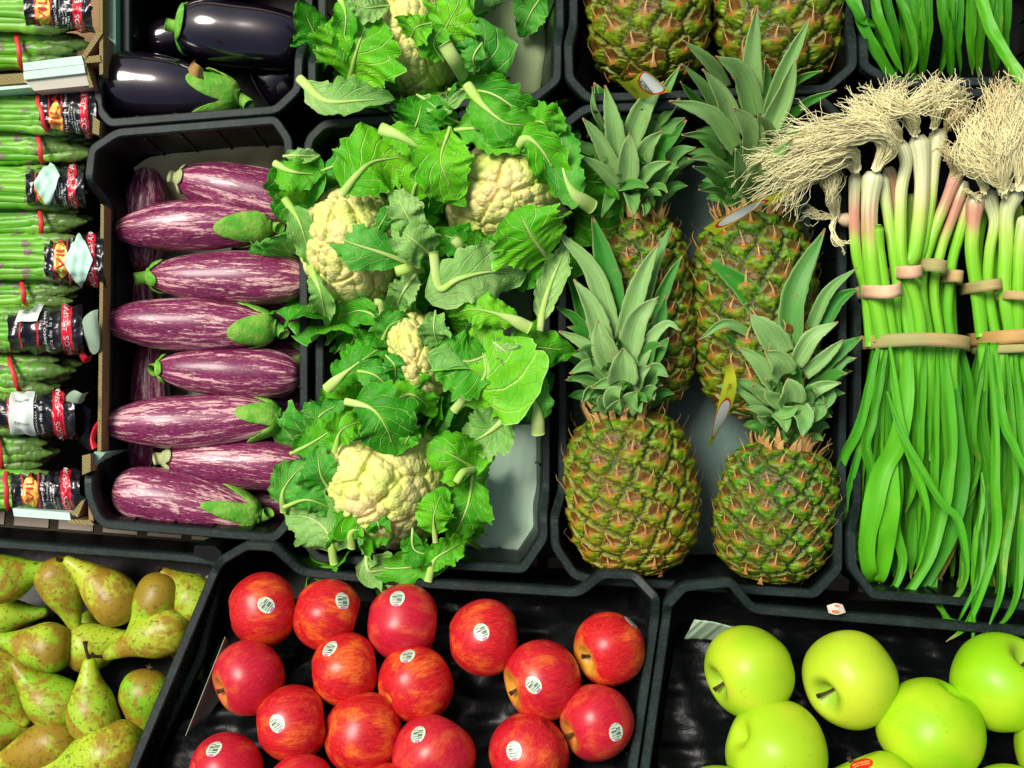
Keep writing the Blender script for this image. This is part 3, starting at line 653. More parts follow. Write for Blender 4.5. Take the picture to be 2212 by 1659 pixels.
RA = [((568, 1315), 79, (.9, .1, -.3), (575, 1307), .9, "red apple in the crate's chamfered corner with a centred barcode sticker"),
      ((706, 1326), 77, (1, -.25, -.1), (740, 1298), 0.15, "red apple second along the far wall, sticker on its shoulder"),
      ((870, 1345), 82, (1, -.1, -.2), (858, 1292), -.15, "orange flushed apple third along the far wall, sticker near its top"),
      ((1045, 1375), 82, (1, .05, -.1), (1040, 1365), .5, "pinkish red apple above the wide gap of bare black film"),
      ((1318, 1402), 79, (-.85, -.25, .45), (1363, 1343), .7, "dark red apple in the far corner with a yellow stem hollow"),
      ((538, 1465), 80, (-.8, -.32, .50), None, 0, "red apple without sticker beside the slotted crate wall"),
      ((745, 1448), 78, (1, .1, -.25), (712, 1401), -.5, "orange red apple in the second row with a tilted sticker"),
      ((898, 1480), 83, (.9, .3, -.6), (880, 1416), -.35, "dull crimson apple in the middle with a flattened sticker near its edge"),
      ((1171, 1467), 87, (-.95, -.2, .35), (1152, 1480), .8, "crimson apple with a long thin stalk pointing at the film gap"),
      ((631, 1560), 83, (1, .1, -.2), (598, 1563), .6, "red apple in the third row with its sticker low on one side"),
      ((784, 1585), 88, (1, -.1, -.3), None, 0, "bright red apple without sticker in the lower middle"),
      ((937, 1636), 92, (.5, .7, -.4), (903, 1586), -.1, "dark mottled crimson apple near the bottom edge"),
      ((1290, 1562), 83, (-.9, -.3, .35), (1331, 1582), .2, "apple with a golden streak next to the divider between the crates"),
      ((1142, 1626), 88, (-.6, -.7, -.1), (1110, 1622), .1, "red and orange apple at the bottom edge with a tall oval sticker"),
      ((489, 1668), 84, (.8, -.2, -.4), (462, 1617), -.4, "red apple at the bottom edge closest to the pears"),
      ((650, 1715), 86, (.8, .2, -.3), None, 0, "red apple of which only the top shows at the bottom edge"),
      ((835, 1725), 76, (.7, .2, -.3), None, 0, "sliver of a red apple under the bright one without sticker")]
for i, (c, r, ax, stk, sr, lb) in enumerate(RA):
    apple(c, r, zf(c[1]) + .0, ax, lb, 'red_apple', GR, stk, sr + math.pi / 2 * 0, .96, i + 1)
GA = [((1618, 1449), 102, (-.85, -.25, .25), None, "green apple nearest the pale paper flap with its stem hollow in view"),
      ((1835, 1466), 108, (-.75, -.3, .55), None, "yellow green apple with a visible stalk in its hollow"),
      ((2168, 1476), 114, (.2, .4, .3), None, "bright green apple under the drooping garlic leaf tips"),
      ((2008, 1572), 117, (-.5, -.9, -.2), None, "smooth green apple in the second row next to the bright one"),
      ((1677, 1626), 117, (.9, -.5, -.3), None, "yellowish apple with fine dots in the second row"),
      ((1885, 1728), 112, (-.3, .8, -.3), (1860, 1650), "yellow apple at the bottom edge wearing the red oval sticker"),
      ((2302, 1622), 112, (.3, .4, .3), None, "green apple mostly outside the photo's side edge"),
      ((2180, 1755), 108, (.8, -.4, -.2), None, "yellow green apple just showing at the bottom edge, third of the front row"),
      ((1545, 1762), 108, (.8, -.4, -.2), None, "green apple of which a thin cap shows in the bottom corner of its crate")]
for i, (c, r, ax, stk, lb) in enumerate(GA):
    apple(c, r, zf(c[1]) + .005, ax, lb, 'green_apple', GG, stk, -.25, .93, 40 + i, redlabel=stk is not None)
# ------------------------------------------------------------------ cauliflowers
def m_leaf(name, dark, light, vein, under, vs_=6.5, trans=.18, mott=.5, rough=.5):
    s = NT(name); u, t, w = s.uv(); o = s.obj()
    sx = s.math('ABSOLUTE', s.math('SUBTRACT', s.math('MULTIPLY', w, 2), 1)); dn = s.math('MULTIPLY', s.math('SUBTRACT', s.noise(o, 22, 3), .5), .9)
    ph = s.math('ADD', s.math('SUBTRACT', s.math('MULTIPLY', t, vs_), s.math('MULTIPLY', s.math('POWER', sx, .8), 2.3)), dn)
    saw = s.math('PINGPONG', ph, .5); v1 = s.step(saw, .075, .008); fade = s.step(sx, 1.0, .45)
    v1 = s.math('MULTIPLY', v1, s.math('ADD', s.math('MULTIPLY', fade, .75), .25))
    net = s.step(s.vor(s.node("VectorMath", 0, {0: o, 1: s.node("VectorMath", 0, {0: s.noise(o, 40, 2, out=1), 1: (.02, .02, .02)}, operation='MULTIPLY')}, operation='ADD'), 75, 'DISTANCE_TO_EDGE'), .05, .0)
    rib = s.step(sx, s.math('MULTIPLY', s.math('SUBTRACT', 1.05, t), .16), .0); tone0 = s.math('SUBTRACT', 1.0, s.math('GREATER_THAN', s.att('tone'), .3)); V = s.math('MULTIPLY', s.math('MAXIMUM', v1, rib), tone0); net = s.math('MULTIPLY', net, tone0)
    n = s.noise(o, 16, 4, .6); c = s.mix(s.step(n, .36, .66), dark, light)
    c = s.mix(s.math('MULTIPLY', s.step(s.noise(o, 240, 3), .5, .75), .25), c, dark)
    c = s.mix(s.math('MULTIPLY', net, .22), c, vein); c = s.mix(s.math('MULTIPLY', V, .92), c, vein)
    tone = s.att("tone"); c = s.mix(tone, c, s.mix(s.step(s.noise(o, 40, 3), .3, .7), (.50, .78, .14), (.70, .86, .32)))
    bk = s.node("NewGeometry", "Backfacing"); cu_ = s.mix(s.math('MULTIPLY', V, .7), under, tuple(min(1, x * 1.5) for x in under))
    cu_ = s.mix(tone, cu_, (.58, .84, .22)); c = s.mix(bk, c, cu_)
    edge = s.step(sx, .965, 1.0); c = s.mix(s.math('MULTIPLY', edge, s.math('MULTIPLY', .6, s.math('SUBTRACT', 1.0, tone))), c, vein)
    sp = s.step(s.vor(o, 55), .07, .03); c = s.mix(s.math('MULTIPLY', sp, .4), c, (.20, .22, .05))
    h = s.math('ADD', s.math('MULTIPLY', V, -.8), s.math('ADD', s.math('MULTIPLY', net, -.25), s.math('MULTIPLY', n, .5)))
    return s.fin(c, rough, .22, s.bump(h, .8, .0020), trans=trans)
LB = m_leaf("bright_cauliflower_leaf", (.075, .46, .004), (.19, .66, .010), (.52, .86, .18), (.20, .52, .10))
LM = m_leaf("mid_green_cauliflower_leaf", (.040, .34, .005), (.12, .54, .012), (.42, .76, .16), (.17, .44, .10))
LU = m_leaf("blue_green_cauliflower_leaf", (.035, .32, .016), (.12, .50, .05), (.44, .72, .22), (.20, .46, .15))
LD = m_leaf("dark_cauliflower_leaf", (.012, .18, .003), (.045, .36, .007), (.28, .62, .08), (.10, .32, .05), trans=.08)
LP = m_leaf("pale_underside_cauliflower_leaf", (.17, .46, .07), (.34, .60, .17), (.60, .80, .34), (.20, .46, .12))
def leaf(root, sp, hw, mat, seed=0, cup=.7, roll=0.0, ruf=.16, stalk=.18, rib=5.0, z=None, side=(1, 1), wpk=.55, tip=.25, n=44, m=27, stub=True, name='leaf', twist=0.0, fat=0):
    """sp: world points from the cut stalk end to the tip; hw half width in plan pixels"""
    r = np.random.RandomState(seed * 7 + 3); c = catmull(sp, n); t = np.linspace(0, 1, n); c[:, 2] += .004 * np.sin(t * (5 + 4 * r.rand()) + r.rand() * 6) * t; hwm = RM(hw, .13) * 1.36; cup *= .9; ruf *= 1.3
    w = np.where(t < stalk, (.06 if fat else .30) + (.94 if fat else .70) * np.clip((t / max(stalk, .01)), 0, 1) ** (3.5 if fat else 2.2), 1.0) if stalk > 0 else np.ones(n)
    body = np.clip((t - 0) / wpk, 0, 1) ** .55 * np.clip((1 - t) / (1 - wpk), 0, 1) ** (.46 + .34 * r.rand())
    body = np.where(t < wpk, np.maximum(body, .25), np.maximum(body, 0)); w = w * body
    T = nrm(np.gradient(c, axis=0)); up = np.array((0, 0, 1.)); S0 = nrm(np.cross(T, up) + 1e-6); N0 = np.cross(S0, T)
    ra = roll + twist * (t - .5); S = S0 * np.cos(ra)[:, None] + N0 * np.sin(ra)[:, None]; N = np.cross(S, T)
    s = np.linspace(-1, 1, m); V = np.zeros((n, m, 3)); f1, f2 = 3 + 3 * r.rand(2); p = r.rand(6) * 6.28
    cupv = cup * (1 + .5 * np.sin(t * 5 + p[4]))
    for j, sj in enumerate(s):
        sd = side[0] if sj < 0 else side[1]; a = abs(sj)
        nt = (.35 + .5 * p[5] / 6.28, .3 + .6 * p[3] / 6.28)[int(sj > 0)]; jag = 1 - .20 * a ** 4 * np.exp(-((t - nt) / .028) ** 2) + a ** 3 * (.15 * snoise(t * 10 + (9 if sj > 0 else 0), seed + 1) + .045 * np.sign(np.sin(t * 60 + 3 * snoise(t * 9, seed))) * (t > .2))
        ww = w * hwm * sd * jag; ang = np.maximum(np.abs(cupv), .05) * a
        lat = np.sin(ang) / np.maximum(np.abs(cupv), .05); ver = (1 - np.cos(ang)) / np.maximum(np.abs(cupv), .05) * np.sign(cupv)
        rf = ruf * a ** 1.6 * (np.sin(t * f1 * 4.2 + p[0] + (2.1 if sj > 0 else 0)) + .55 * np.sin(t * f2 * 9 + p[1] + (1.3 if sj > 0 else 0)) + .55 * snoise(t * 24 + 5 * sj, seed + 4))
        pl = .05 * (1 - a) * 4 * a * np.sin(t * 8 * 6.28 - a * 9)      # gentle puckers between side veins
        V[:, j] = c + S * (np.sign(sj) * lat * ww)[:, None] + N * ((ver + rf + pl * .35) * ww)[:, None]
        V[:, j] += N * (.0018 * np.sin(t * 9 + 4 * sj + p[2]))[:, None] * a
    uv = np.stack([np.repeat(t, m), np.tile(s * .5 + .5, n)], 1); mb = MB(); mb.add(V.reshape(-1, 3), gridR(n, m), uv, 0)
    if rib > 0:
        rr = RM(rib * 1.0, .13) * .66; k = int(n * .82); cc = c[:k] + N[:k] * .0006; tt = t[:k] / .82
        rad = (rr if not fat else np.interp(t[:k], [0, stalk * .9, stalk * 1.6 + .1, .82], [fat, fat * .95, fat * .35, .0004])) * np.minimum(1, ((1 - tt) / (1 - .8 * stalk)) ** 1.3) + .0004
        vv, ff, uu = tubeV(cc, rad, 12, .72); mb.add(vv, ff, uu, np.repeat(.95 - .2 * tt, 12))
    o = mb.build(name, mat, root)
    return o
def m_curd():
    s = NT("cream_cauliflower_curd"); o = s.obj(False); a = s.att("tone")
    n = s.noise(o, 26, 4); c = s.mix(s.step(n, .34, .62), (.66, .76, .18), (.80, .72, .28)); c = s.mix(s.step(s.noise(o, 11, 2), .45, .62), c, (.84, .60, .32))
    c = s.mix(s.math('MULTIPLY', s.step(a, .30, .0), .5), c, (.56, .46, .10))  # creases between florets darkened, their shade put into the colour
    c = s.mix(s.math('MULTIPLY', s.step(s.noise(o, 190, 3), .66, .74), .5), c, (.62, .38, .18))
    b = s.vor(o, 300); 
    return s.fin(c, .62, .25, s.bump(s.math('MULTIPLY', b, -1.0), .6, .0014, s.bump(s.noise(o, 500, 3), .3, .0006)), sss=.12, sssr=(1, .8, .3))
CURD = m_curd()
def curd(root, cx, cy, rx, ry, ztop, zbase, rot=0.0, seed=0, n=290, big=26):
    r = np.random.RandomState(seed); g = np.linspace(-1, 1, n); X, Y = np.meshgrid(g, g, indexing='ij')
    # square -> disc
    a = np.where(np.abs(X) > np.abs(Y), X, Y); phi = np.where(np.abs(X) > np.abs(Y), (np.pi / 4) * (Y / np.where(X == 0, 1e-9, X)), np.pi / 2 - (np.pi / 4) * (X / np.where(Y == 0, 1e-9, Y)))
    x = a * np.cos(phi); y = a * np.sin(phi); rad = np.clip(np.sqrt(x * x + y * y), 0, 1); lat = rad * 1.75
    dx = np.where(rad > 0, x / np.maximum(rad, 1e-9), 0) * np.sin(lat); dy = np.where(rad > 0, y / np.maximum(rad, 1e-9), 0) * np.sin(lat); dz = np.cos(lat)
    Pn = np.stack([dx, dy, dz], -1).reshape(-1, 3); cen = P(cx, cy, (ztop + zbase) / 2); RX, RY = RM(rx, ztop), RM(ry, ztop); H = ztop - zbase
    cen[2] = zbase + H * .18; HZ = H * .82
    def seeds(k, jit):
        i = np.arange(k) + .5; z = 1 - i / k * 1.25; th = i * 2.39996; q = np.sqrt(np.clip(1 - z * z, 0, 1)); s_ = np.stack([q * np.cos(th), q * np.sin(th), z], 1)
        return nrm(s_ + jit * r.randn(k, 3))
    A = seeds(big, .10); wt = .85 + .3 * r.rand(big); dA = np.sqrt(((Pn[:, None] - A[None]) ** 2).sum(-1)) / wt[None]
    srt = np.sort(dA, axis=1); f1 = srt[:, 0]; e1 = srt[:, 1] - srt[:, 0]; idx = np.argmin(dA, 1)
    h1 = np.sqrt(np.clip(1 - (f1 / .62) ** 2, 0, 1)) * .095 - .035 * np.exp(-(e1 / .045) ** 2)
    kB = big * 13; B = seeds(kB, .04); kt = kdtree.KDTree(kB)
    for i, b in enumerate(B): kt.insert(Vector(b), i)
    kt.balance(); f2 = np.zeros(len(Pn)); e2 = np.zeros(len(Pn))
    for i, p in enumerate(Pn):
        q = kt.find_n(Vector(p), 2); f2[i] = q[0][2]; e2[i] = q[1][2] - q[0][2]
    s2 = math.sqrt(2 * math.pi * 1.25 / kB); h2 = np.sqrt(np.clip(1 - (f2 / (s2 * .80)) ** 2, 0, 1)) * s2 * .38
    R = .95 + h1 + h2; Q = Pn * R[:, None]; cr, sr = math.cos(rot), math.sin(rot); U = Q * (RX, RY, HZ)
    V = np.stack([U[:, 0] * cr - U[:, 1] * sr, U[:, 0] * sr + U[:, 1] * cr, U[:, 2]], 1) + cen
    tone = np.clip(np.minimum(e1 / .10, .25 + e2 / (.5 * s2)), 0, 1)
    return mk('curd', V, gridF(n, n), CURD, root, attrs={'tone': tone})
def stub(root, sp, r0, r1, seed=0):
    c = catmull(sp, 12); t = np.linspace(0, 1, 12); rr = RM(1, .14) * (r0 * (1 - t) + r1 * t) * (1 + .1 * snoise(t * 6, seed)); rr[0] *= .93
    mb = MB(); vv, ff, uu = tubeV(c, rr, 14, .8); mb.add(vv, ff, uu, np.repeat(1 - .55 * t, 14)); o = mb.build('cut_stalk', LB, root); return o
GC = "leafy cauliflowers"
def cauli(label, cx, cy, rx, ry, ztop, zbase, rot, seed, big, leaves, stubs=(), ring=(11, 1.0, ())):
    c = P(cx, cy, .01); root = thing('cauliflower', label, 'cauliflower', (c[0], c[1], .012), GC)
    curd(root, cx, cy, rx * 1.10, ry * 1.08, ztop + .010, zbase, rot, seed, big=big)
    rs = np.random.RandomState(seed); nb = ring[0]
    for i in range(nb):
        th = (i + .5 * rs.rand()) / nb * 6.283 + seed; ca, sa = math.cos(th), math.sin(th); tw = .5 * rs.randn(); k0 = ring[1]
        if any(abs((th - a + math.pi) % 6.283 - math.pi) < w for a, w in ring[2]): continue
        def q(f, g, z): return P(cx + (rx * f) * math.cos(th + g), cy - (ry * f) * math.sin(th + g), z)
        leaf(root, [q(.85, 0, .040), q(1.12, .10 * tw, .075), q(1.30 * k0, .3 * tw, .115), q((1.36 + .18 * rs.rand()) * k0, .6 * tw, .140 + .01 * rs.rand())], 62 + 16 * rs.rand(), (LM, LB, LU, LD, LM)[i % 5], seed=seed * 400 + i, cup=-.6, rib=4, ruf=.14, wpk=.6)
    used = {}; SP = [np.array([cr(x, y) for x, y, z in sp]) for cr, sp, r0, r1 in stubs]; match = {}
    for i, (cr, sp, r0, r1) in enumerate(stubs):
        best = None
        for j, L in enumerate(leaves):
            if j in match: continue
            q0 = np.array(L[0](*L[1][0])); ds = np.linalg.norm(q0 - SP[i][0]); de = np.linalg.norm(q0 - SP[i][-1])
            if ds < 22 and (best is None or ds < best[0]): best = (ds, j, 'same')
            if de < 48 and (best is None or de < best[0]): best = (de, j, 'pre')
        if best: used[i] = 1; match[best[1]] = (i, best[2])
    for i, L in enumerate(leaves):
        cr, sp, hw, mat = L[:4]; kw = L[4] if len(L) > 4 else {}; kw = dict(kw); z0 = kw.pop('z', (.125, .155, .150))
        zz = np.interp(np.linspace(0, 1, len(sp)), np.linspace(0, 1, len(z0)), z0)
        q = [P(*cr(x, y), zz[k]) for k, (x, y) in enumerate(sp)]
        if i in match:
            k_, how = match[i]; cr_, sp_, r0, r1 = stubs[k_]; sc_ = (cr_(100, 0)[0] - cr_(0, 0)[0]) / 100; kw['fat'] = RM((r0 * .7 + r1 * .3) * sc_, .15) * .82
            if how == 'pre':
                pre = [P(*cr_(x, y), z) for x, y, z in sp_[:2]]; dz_ = q[0][2] - pre[-1][2]; la = sum(np.linalg.norm(b - a) for a, b in zip(pre, pre[1:] + [q[0]])); lb = sum(np.linalg.norm(b - a) for a, b in zip(q, q[1:]))
                q = pre + q; kw['stalk'] = la / (la + lb) + .03; kw['wpk'] = min(.8, kw['stalk'] + .55 * (1 - kw['stalk']))
            else: kw['stalk'] = max(kw.get('stalk', .18), .2)
        s = cr(0, 0); s2 = cr(100, 0); kw.setdefault('seed', seed * 31 + i)
        leaf(root, q, hw * (s2[0] - s[0]) / 100, mat, **kw)
    for i, (cr, sp, r0, r1) in enumerate(stubs):
        if i in used: continue
        s = (cr(100, 0)[0] - cr(0, 0)[0]) / 100; stub(root, [P(*cr(x, y), z) for x, y, z in sp], r0 * s * .8, r1 * s * .8, i)
    return root
# upper cauliflower
cauli("cauliflower cut off by the upper edge beside olive paper", 893, 78, 84, 132, .150, .03, .12, 1, 20, [
    (CA1, [(1330, 640), (1150, 690), (970, 720)], 45, LB, dict(z=(.10, .12, .115), rib=3)),
    (CA1, [(1480, 560), (1560, 350), (1500, 110)], 190, LU, dict(z=(.11, .150, .155), ruf=.22, cup=-.8, rib=4)),
    (CA1, [(1250, 380), (1330, 150), (1450, -60)], 190, LB, dict(z=(.13, .165, .16), cup=-.5)),
    (CA1, [(1210, 160), (1110, 190), (1060, 300)], 95, LB, dict(z=(.165, .175, .155), rib=2, stalk=.05)),
    (CA1, [(1290, 420), (1230, 300), (1300, 180)], 90, LM, dict(z=(.15, .165, .165), rib=2)),
    (CA1, [(390, 560), (420, 300), (300, 10)], 120, LD, dict(z=(.10, .12, .14), rib=4, ruf=.1)),
    (CA1, [(640, 600), (690, 380), (800, 60)], 250, LB, dict(z=(.13, .165, .17), rib=9, ruf=.1, cup=.35)),
    (CA1, [(560, -60), (620, 100), (600, 300), (600, 440)], 75, LM, dict(z=(.16, .175, .17, .16), rib=3)),
    (CA1, [(920, 40), (760, 50), (630, -20)], 80, LP, dict(z=(.16, .175, .17), rib=2, stalk=.05)),
    (CA1, [(300, 545), (470, 690), (700, 700), (960, 690)], 135, LP, dict(z=(.145, .165, .165, .15), rib=14, roll=.2, side=(1.0, .7), ruf=.1, stalk=.22)),
    (CA1, [(1560, 300), (1500, 400), (1530, 500)], 90, LU, dict(z=(.16, .17, .15), rib=2, cup=-.8)),
], [(CA1, [(1300, 300, .175), (1380, 430, .165), (1450, 590, .14)], 50, 75), (CA1, [(1215, 405, .172), (1280, 395, .17), (1340, 380, .165)], 15, 30), (CA1, [(505, -40, .17), (560, 120, .17), (575, 240, .165)], 30, 22)])
# middle, towards the aubergines
cauli("cauliflower next to the striped aubergines with a broad ribbed leaf across its head", 765, 535, 112, 134, .160, .03, .25, 2, 24, [
    (CA2, [(1150, 330), (1080, 480), (1070, 690)], 120, LD, dict(z=(.13, .12, .11))),
    (CA2, [(860, 640), (700, 600), (470, 690)], 95, LM, dict(z=(.14, .13, .11), rib=5)),
    (CA2, [(370, 290), (450, 480), (490, 700)], 75, LP, dict(z=(.14, .15, .12), rib=4, roll=-.3)),
    (CA1, [(150, 1140), (330, 1200), (250, 1350), (190, 1540)], 160, LD, dict(z=(.14, .145, .12, .10), rib=8, ruf=.12)),
    (CA1, [(130, 1130), (260, 1190), (470, 1200)], 90, LM, dict(z=(.14, .155, .15), rib=11, side=(.8, 1.3))),
    (CA1, [(195, 1370), (300, 1530), (350, 1700), (390, 1850)], 80, LP, dict(z=(.15, .155, .15, .14), rib=8)),
    (CA1, [(390, 1200), (580, 1130), (790, 1000)], 85, LU, dict(z=(.14, .155, .15), rib=4, cup=-.9)),
    (CA1, [(190, 1080), (320, 1075), (450, 1080)], 45, LP, dict(z=(.15, .16, .15), rib=3)),
    (CA1, [(590, 1350), (700, 1210), (830, 1110), (1100, 1080)], 215, LB, dict(z=(.178, .182, .172, .15), rib=12, cup=-.4, ruf=.07, stalk=.10, wpk=.6)),
    (CA1, [(1070, 1420), (1120, 1260), (1270, 1250), (1450, 1430)], 130, LB, dict(z=(.15, .175, .178, .165), cup=-.6, ruf=.2)),
    (CA1, [(1120, 1640), (1040, 1480), (945, 1310)], 100, LP, dict(z=(.16, .182, .175), rib=5, ruf=.25)),
    (CA1, [(820, 1640), (880, 1520), (930, 1420)], 70, LU, dict(z=(.15, .175, .16), rib=2, cup=-.9)),
    (CA2, [(1230, 230), (1100, 120), (930, 0)], 130, LP, dict(z=(.16, .182, .172), ruf=.2)),
    (CA2, [(1080, 280), (870, 200), (660, 130), (480, 50)], 120, LU, dict(z=(.165, .180, .184, .165), rib=7, cup=-.45, ruf=.08)),
    (CA2, [(1130, 320), (1030, 450), (960, 600)], 80, LP, dict(z=(.15, .16, .13), ruf=.25)),
], [(CA2, [(965, 330, .178), (1060, 310, .175), (1190, 300, .16)], 38, 50), (CA1, [(175, 1390, .165), (210, 1450, .162), (240, 1500, .155)], 30, 35), (CA2, [(820, 540, .15), (860, 550, .15), (920, 560, .14)], 28, 30),
    (CA2, [(350, 285, .165), (375, 300, .16), (390, 330, .15)], 28, 34)])
# middle, towards the pineapples
cauli("yellowest cauliflower next to the pineapples ringed by upright leaves", 1096, 425, 128, 118, .165, .03, .0, 3, 24, [
    (CA1, [(1330, 620), (1600, 640), (1800, 760), (2000, 900)], 120, LD, dict(z=(.12, .14, .14, .12), ruf=.1)),
    (CA1, [(1300, 870), (1180, 760), (1140, 690)], 130, LD, dict(z=(.13, .15, .15), stalk=.05)),
    (CA1, [(1420, 860), (1300, 790), (1130, 660)], 60, LM, dict(z=(.15, .165, .155), rib=3)),
    (CA1, [(1110, 655), (1300, 740), (1460, 620)], 60, LP, dict(z=(.15, .165, .16), rib=3)),
    (CA1, [(1350, 900), (1550, 890), (1760, 950), (1900, 950)], 120, LM, dict(z=(.155, .172, .175, .16), ruf=.14)),
    (CA1, [(1340, 880), (1280, 1120), (1390, 1380)], 170, LB, dict(z=(.16, .185, .175), cup=.4, rib=4, ruf=.08)),
    (CA1, [(2060, 840), (2110, 1050), (2150, 1280), (2190, 1400)], 95, LP, dict(z=(.15, .165, .16, .15), rib=4, roll=.3)),
    (CC1, [(330, 1430), (200, 1330), (130, 1150), (120, 850)], 120, LU, dict(z=(.155, .172, .172, .15), rib=9, ruf=.12)),
    (CA1, [(1750, 1060), (1880, 960), (2030, 1130), (2080, 1370)], 120, LB, dict(z=(.17, .18, .175, .16), rib=7)),
    (CA1, [(1850, 860), (1980, 850), (2060, 980)], 110, LM, dict(z=(.16, .175, .165), rib=3)),
    (CA1, [(1460, 590), (1570, 730), (1720, 850), (1880, 880), (1990, 1050)], 120, LM, dict(z=(.165, .180, .185, .18, .165), rib=16, side=(.8, 1.1), cup=-.5)),
    (CA1, [(860, 890), (1010, 950), (1150, 1050), (1210, 1200)], 95, LB, dict(z=(.175, .180, .178, .16), rib=20, stalk=.1, ruf=.15)),
    (CA1, [(1080, 930), (1120, 820), (1150, 700)], 150, LD, dict(z=(.15, .165, .15), rib=3, stalk=.05)),
    (CA1, [(2010, 1780), (1900, 1620), (1800, 1440)], 230, LB, dict(z=(.155, .185, .178), cup=.3, rib=6, ruf=.07, stalk=.08)),
    (CA2, [(1990, 220), (1880, 330), (1780, 400)], 90, LM, dict(z=(.15, .15, .12))),
    (CA2, [(1560, 280), (1450, 150), (1240, 50)], 100, LD, dict(z=(.15, .165, .15), rib=3)),
    (CA2, [(1480, 240), (1600, 170), (1700, 90)], 110, LM, dict(z=(.15, .168, .16), rib=3)),
    (CA2, [(1960, 740), (1990, 560), (2060, 350), (2180, 90)], 90, LP, dict(z=(.160, .160, .158, .14), rib=10, cup=.9)),
    (CA2, [(1225, 190), (1270, 440), (1400, 380), (1620, 330), (1870, 350)], 165, LP, dict(z=(.185, .180, .185, .180, .155), rib=14, cup=-.35, ruf=.08, stalk=.3, wpk=.65)),
], [(CA1, [(1720, 1065, .19), (1790, 1010, .188), (1870, 950, .18)], 36, 62), (CA2, [(1360, 95, .18), (1410, 150, .176), (1470, 230, .16)], 36, 40), (CC1, [(375, 1420, .168), (280, 1420, .17), (190, 1400, .16)], 55, 80),
    (CA1, [(1440, 590, .18), (1520, 680, .176), (1620, 790, .17)], 38, 50)])
# small one in the middle
cauli("smallest cauliflower almost buried in leaves at the middle of its crate", 908, 772, 66, 108, .165, .04, .35, 4, 14, [
    (CA2, [(1600, 1220), (1800, 1150), (2060, 1050)], 190, LD, dict(z=(.09, .11, .10), ruf=.1)),
    (CA2, [(620, 950), (680, 800), (830, 720)], 110, LD, dict(z=(.08, .10, .10), ruf=.25)),
    (CA2, [(860, 830), (930, 700), (1060, 650)], 90, LU, dict(z=(.13, .15, .15), ruf=.2)),
    (CA2, [(490, 1140), (640, 1010), (790, 900), (920, 820)], 120, LD, dict(z=(.13, .145, .145, .13), rib=14, cup=-.5)),
    (CA2, [(670, 1010), (830, 1050), (990, 1210)], 100, LU, dict(z=(.14, .155, .13), rib=4)),
    (CA2, [(960, 1240), (1080, 1180), (1250, 1310)], 120, LB, dict(z=(.14, .165, .14), rib=8, ruf=.2)),
    (CA2, [(1370, 1290), (1490, 1140), (1590, 1010), (1500, 700)], 310, LB, dict(z=(.150, .165, .175, .165), rib=15, cup=.25, ruf=.06, stalk=.16, wpk=.6)),
    (CA2, [(1240, 600), (1230, 740), (1270, 880)], 80, LP, dict(z=(.165, .178, .165), ruf=.3, rib=2)),
    (CA2, [(1640, 890), (1450, 950), (1240, 870)], 200, LM, dict(z=(.165, .175, .17), rib=3, cup=.3, ruf=.06)),
    (CA2, [(1890, 720), (1720, 640), (1500, 590), (1330, 640)], 95, LB, dict(z=(.175, .182, .18, .16), rib=5, cup=-.6)),
    (CA2, [(1680, 700), (1720, 840), (1920, 850), (2210, 880)], 150, LM, dict(z=(.155, .165, .160, .13), rib=10, cup=-.5)),
    (CA2, [(1950, 1450), (1930, 1250), (1800, 1080), (1600, 960)], 150, LU, dict(z=(.15, .160, .165, .165), rib=14, cup=-.3, side=(1.1, .8))),
    (CA2, [(900, 910), (960, 980), (960, 1090)], 60, LU, dict(z=(.16, .175, .16), ruf=.3, rib=2)),
    (CA2, [(1620, 800), (1750, 900), (1880, 970)], 70, LP, dict(z=(.165, .170, .160), rib=3)),
], [(CA2, [(500, 1150, .145), (610, 1040, .15), (740, 950, .15)], 42, 50), (CA2, [(1660, 700, .165), (1680, 740, .16), (1700, 800, .15)], 40, 36), (CA2, [(1940, 1445, .155), (1950, 1400, .15), (1930, 1300, .15)], 62, 40),
    (CA2, [(1950, 735, .175), (1950, 690, .17), (1970, 620, .165)], 55, 40), (CA2, [(1375, 1300, .165), (1450, 1200, .168), (1560, 1060, .172)], 34, 40)])
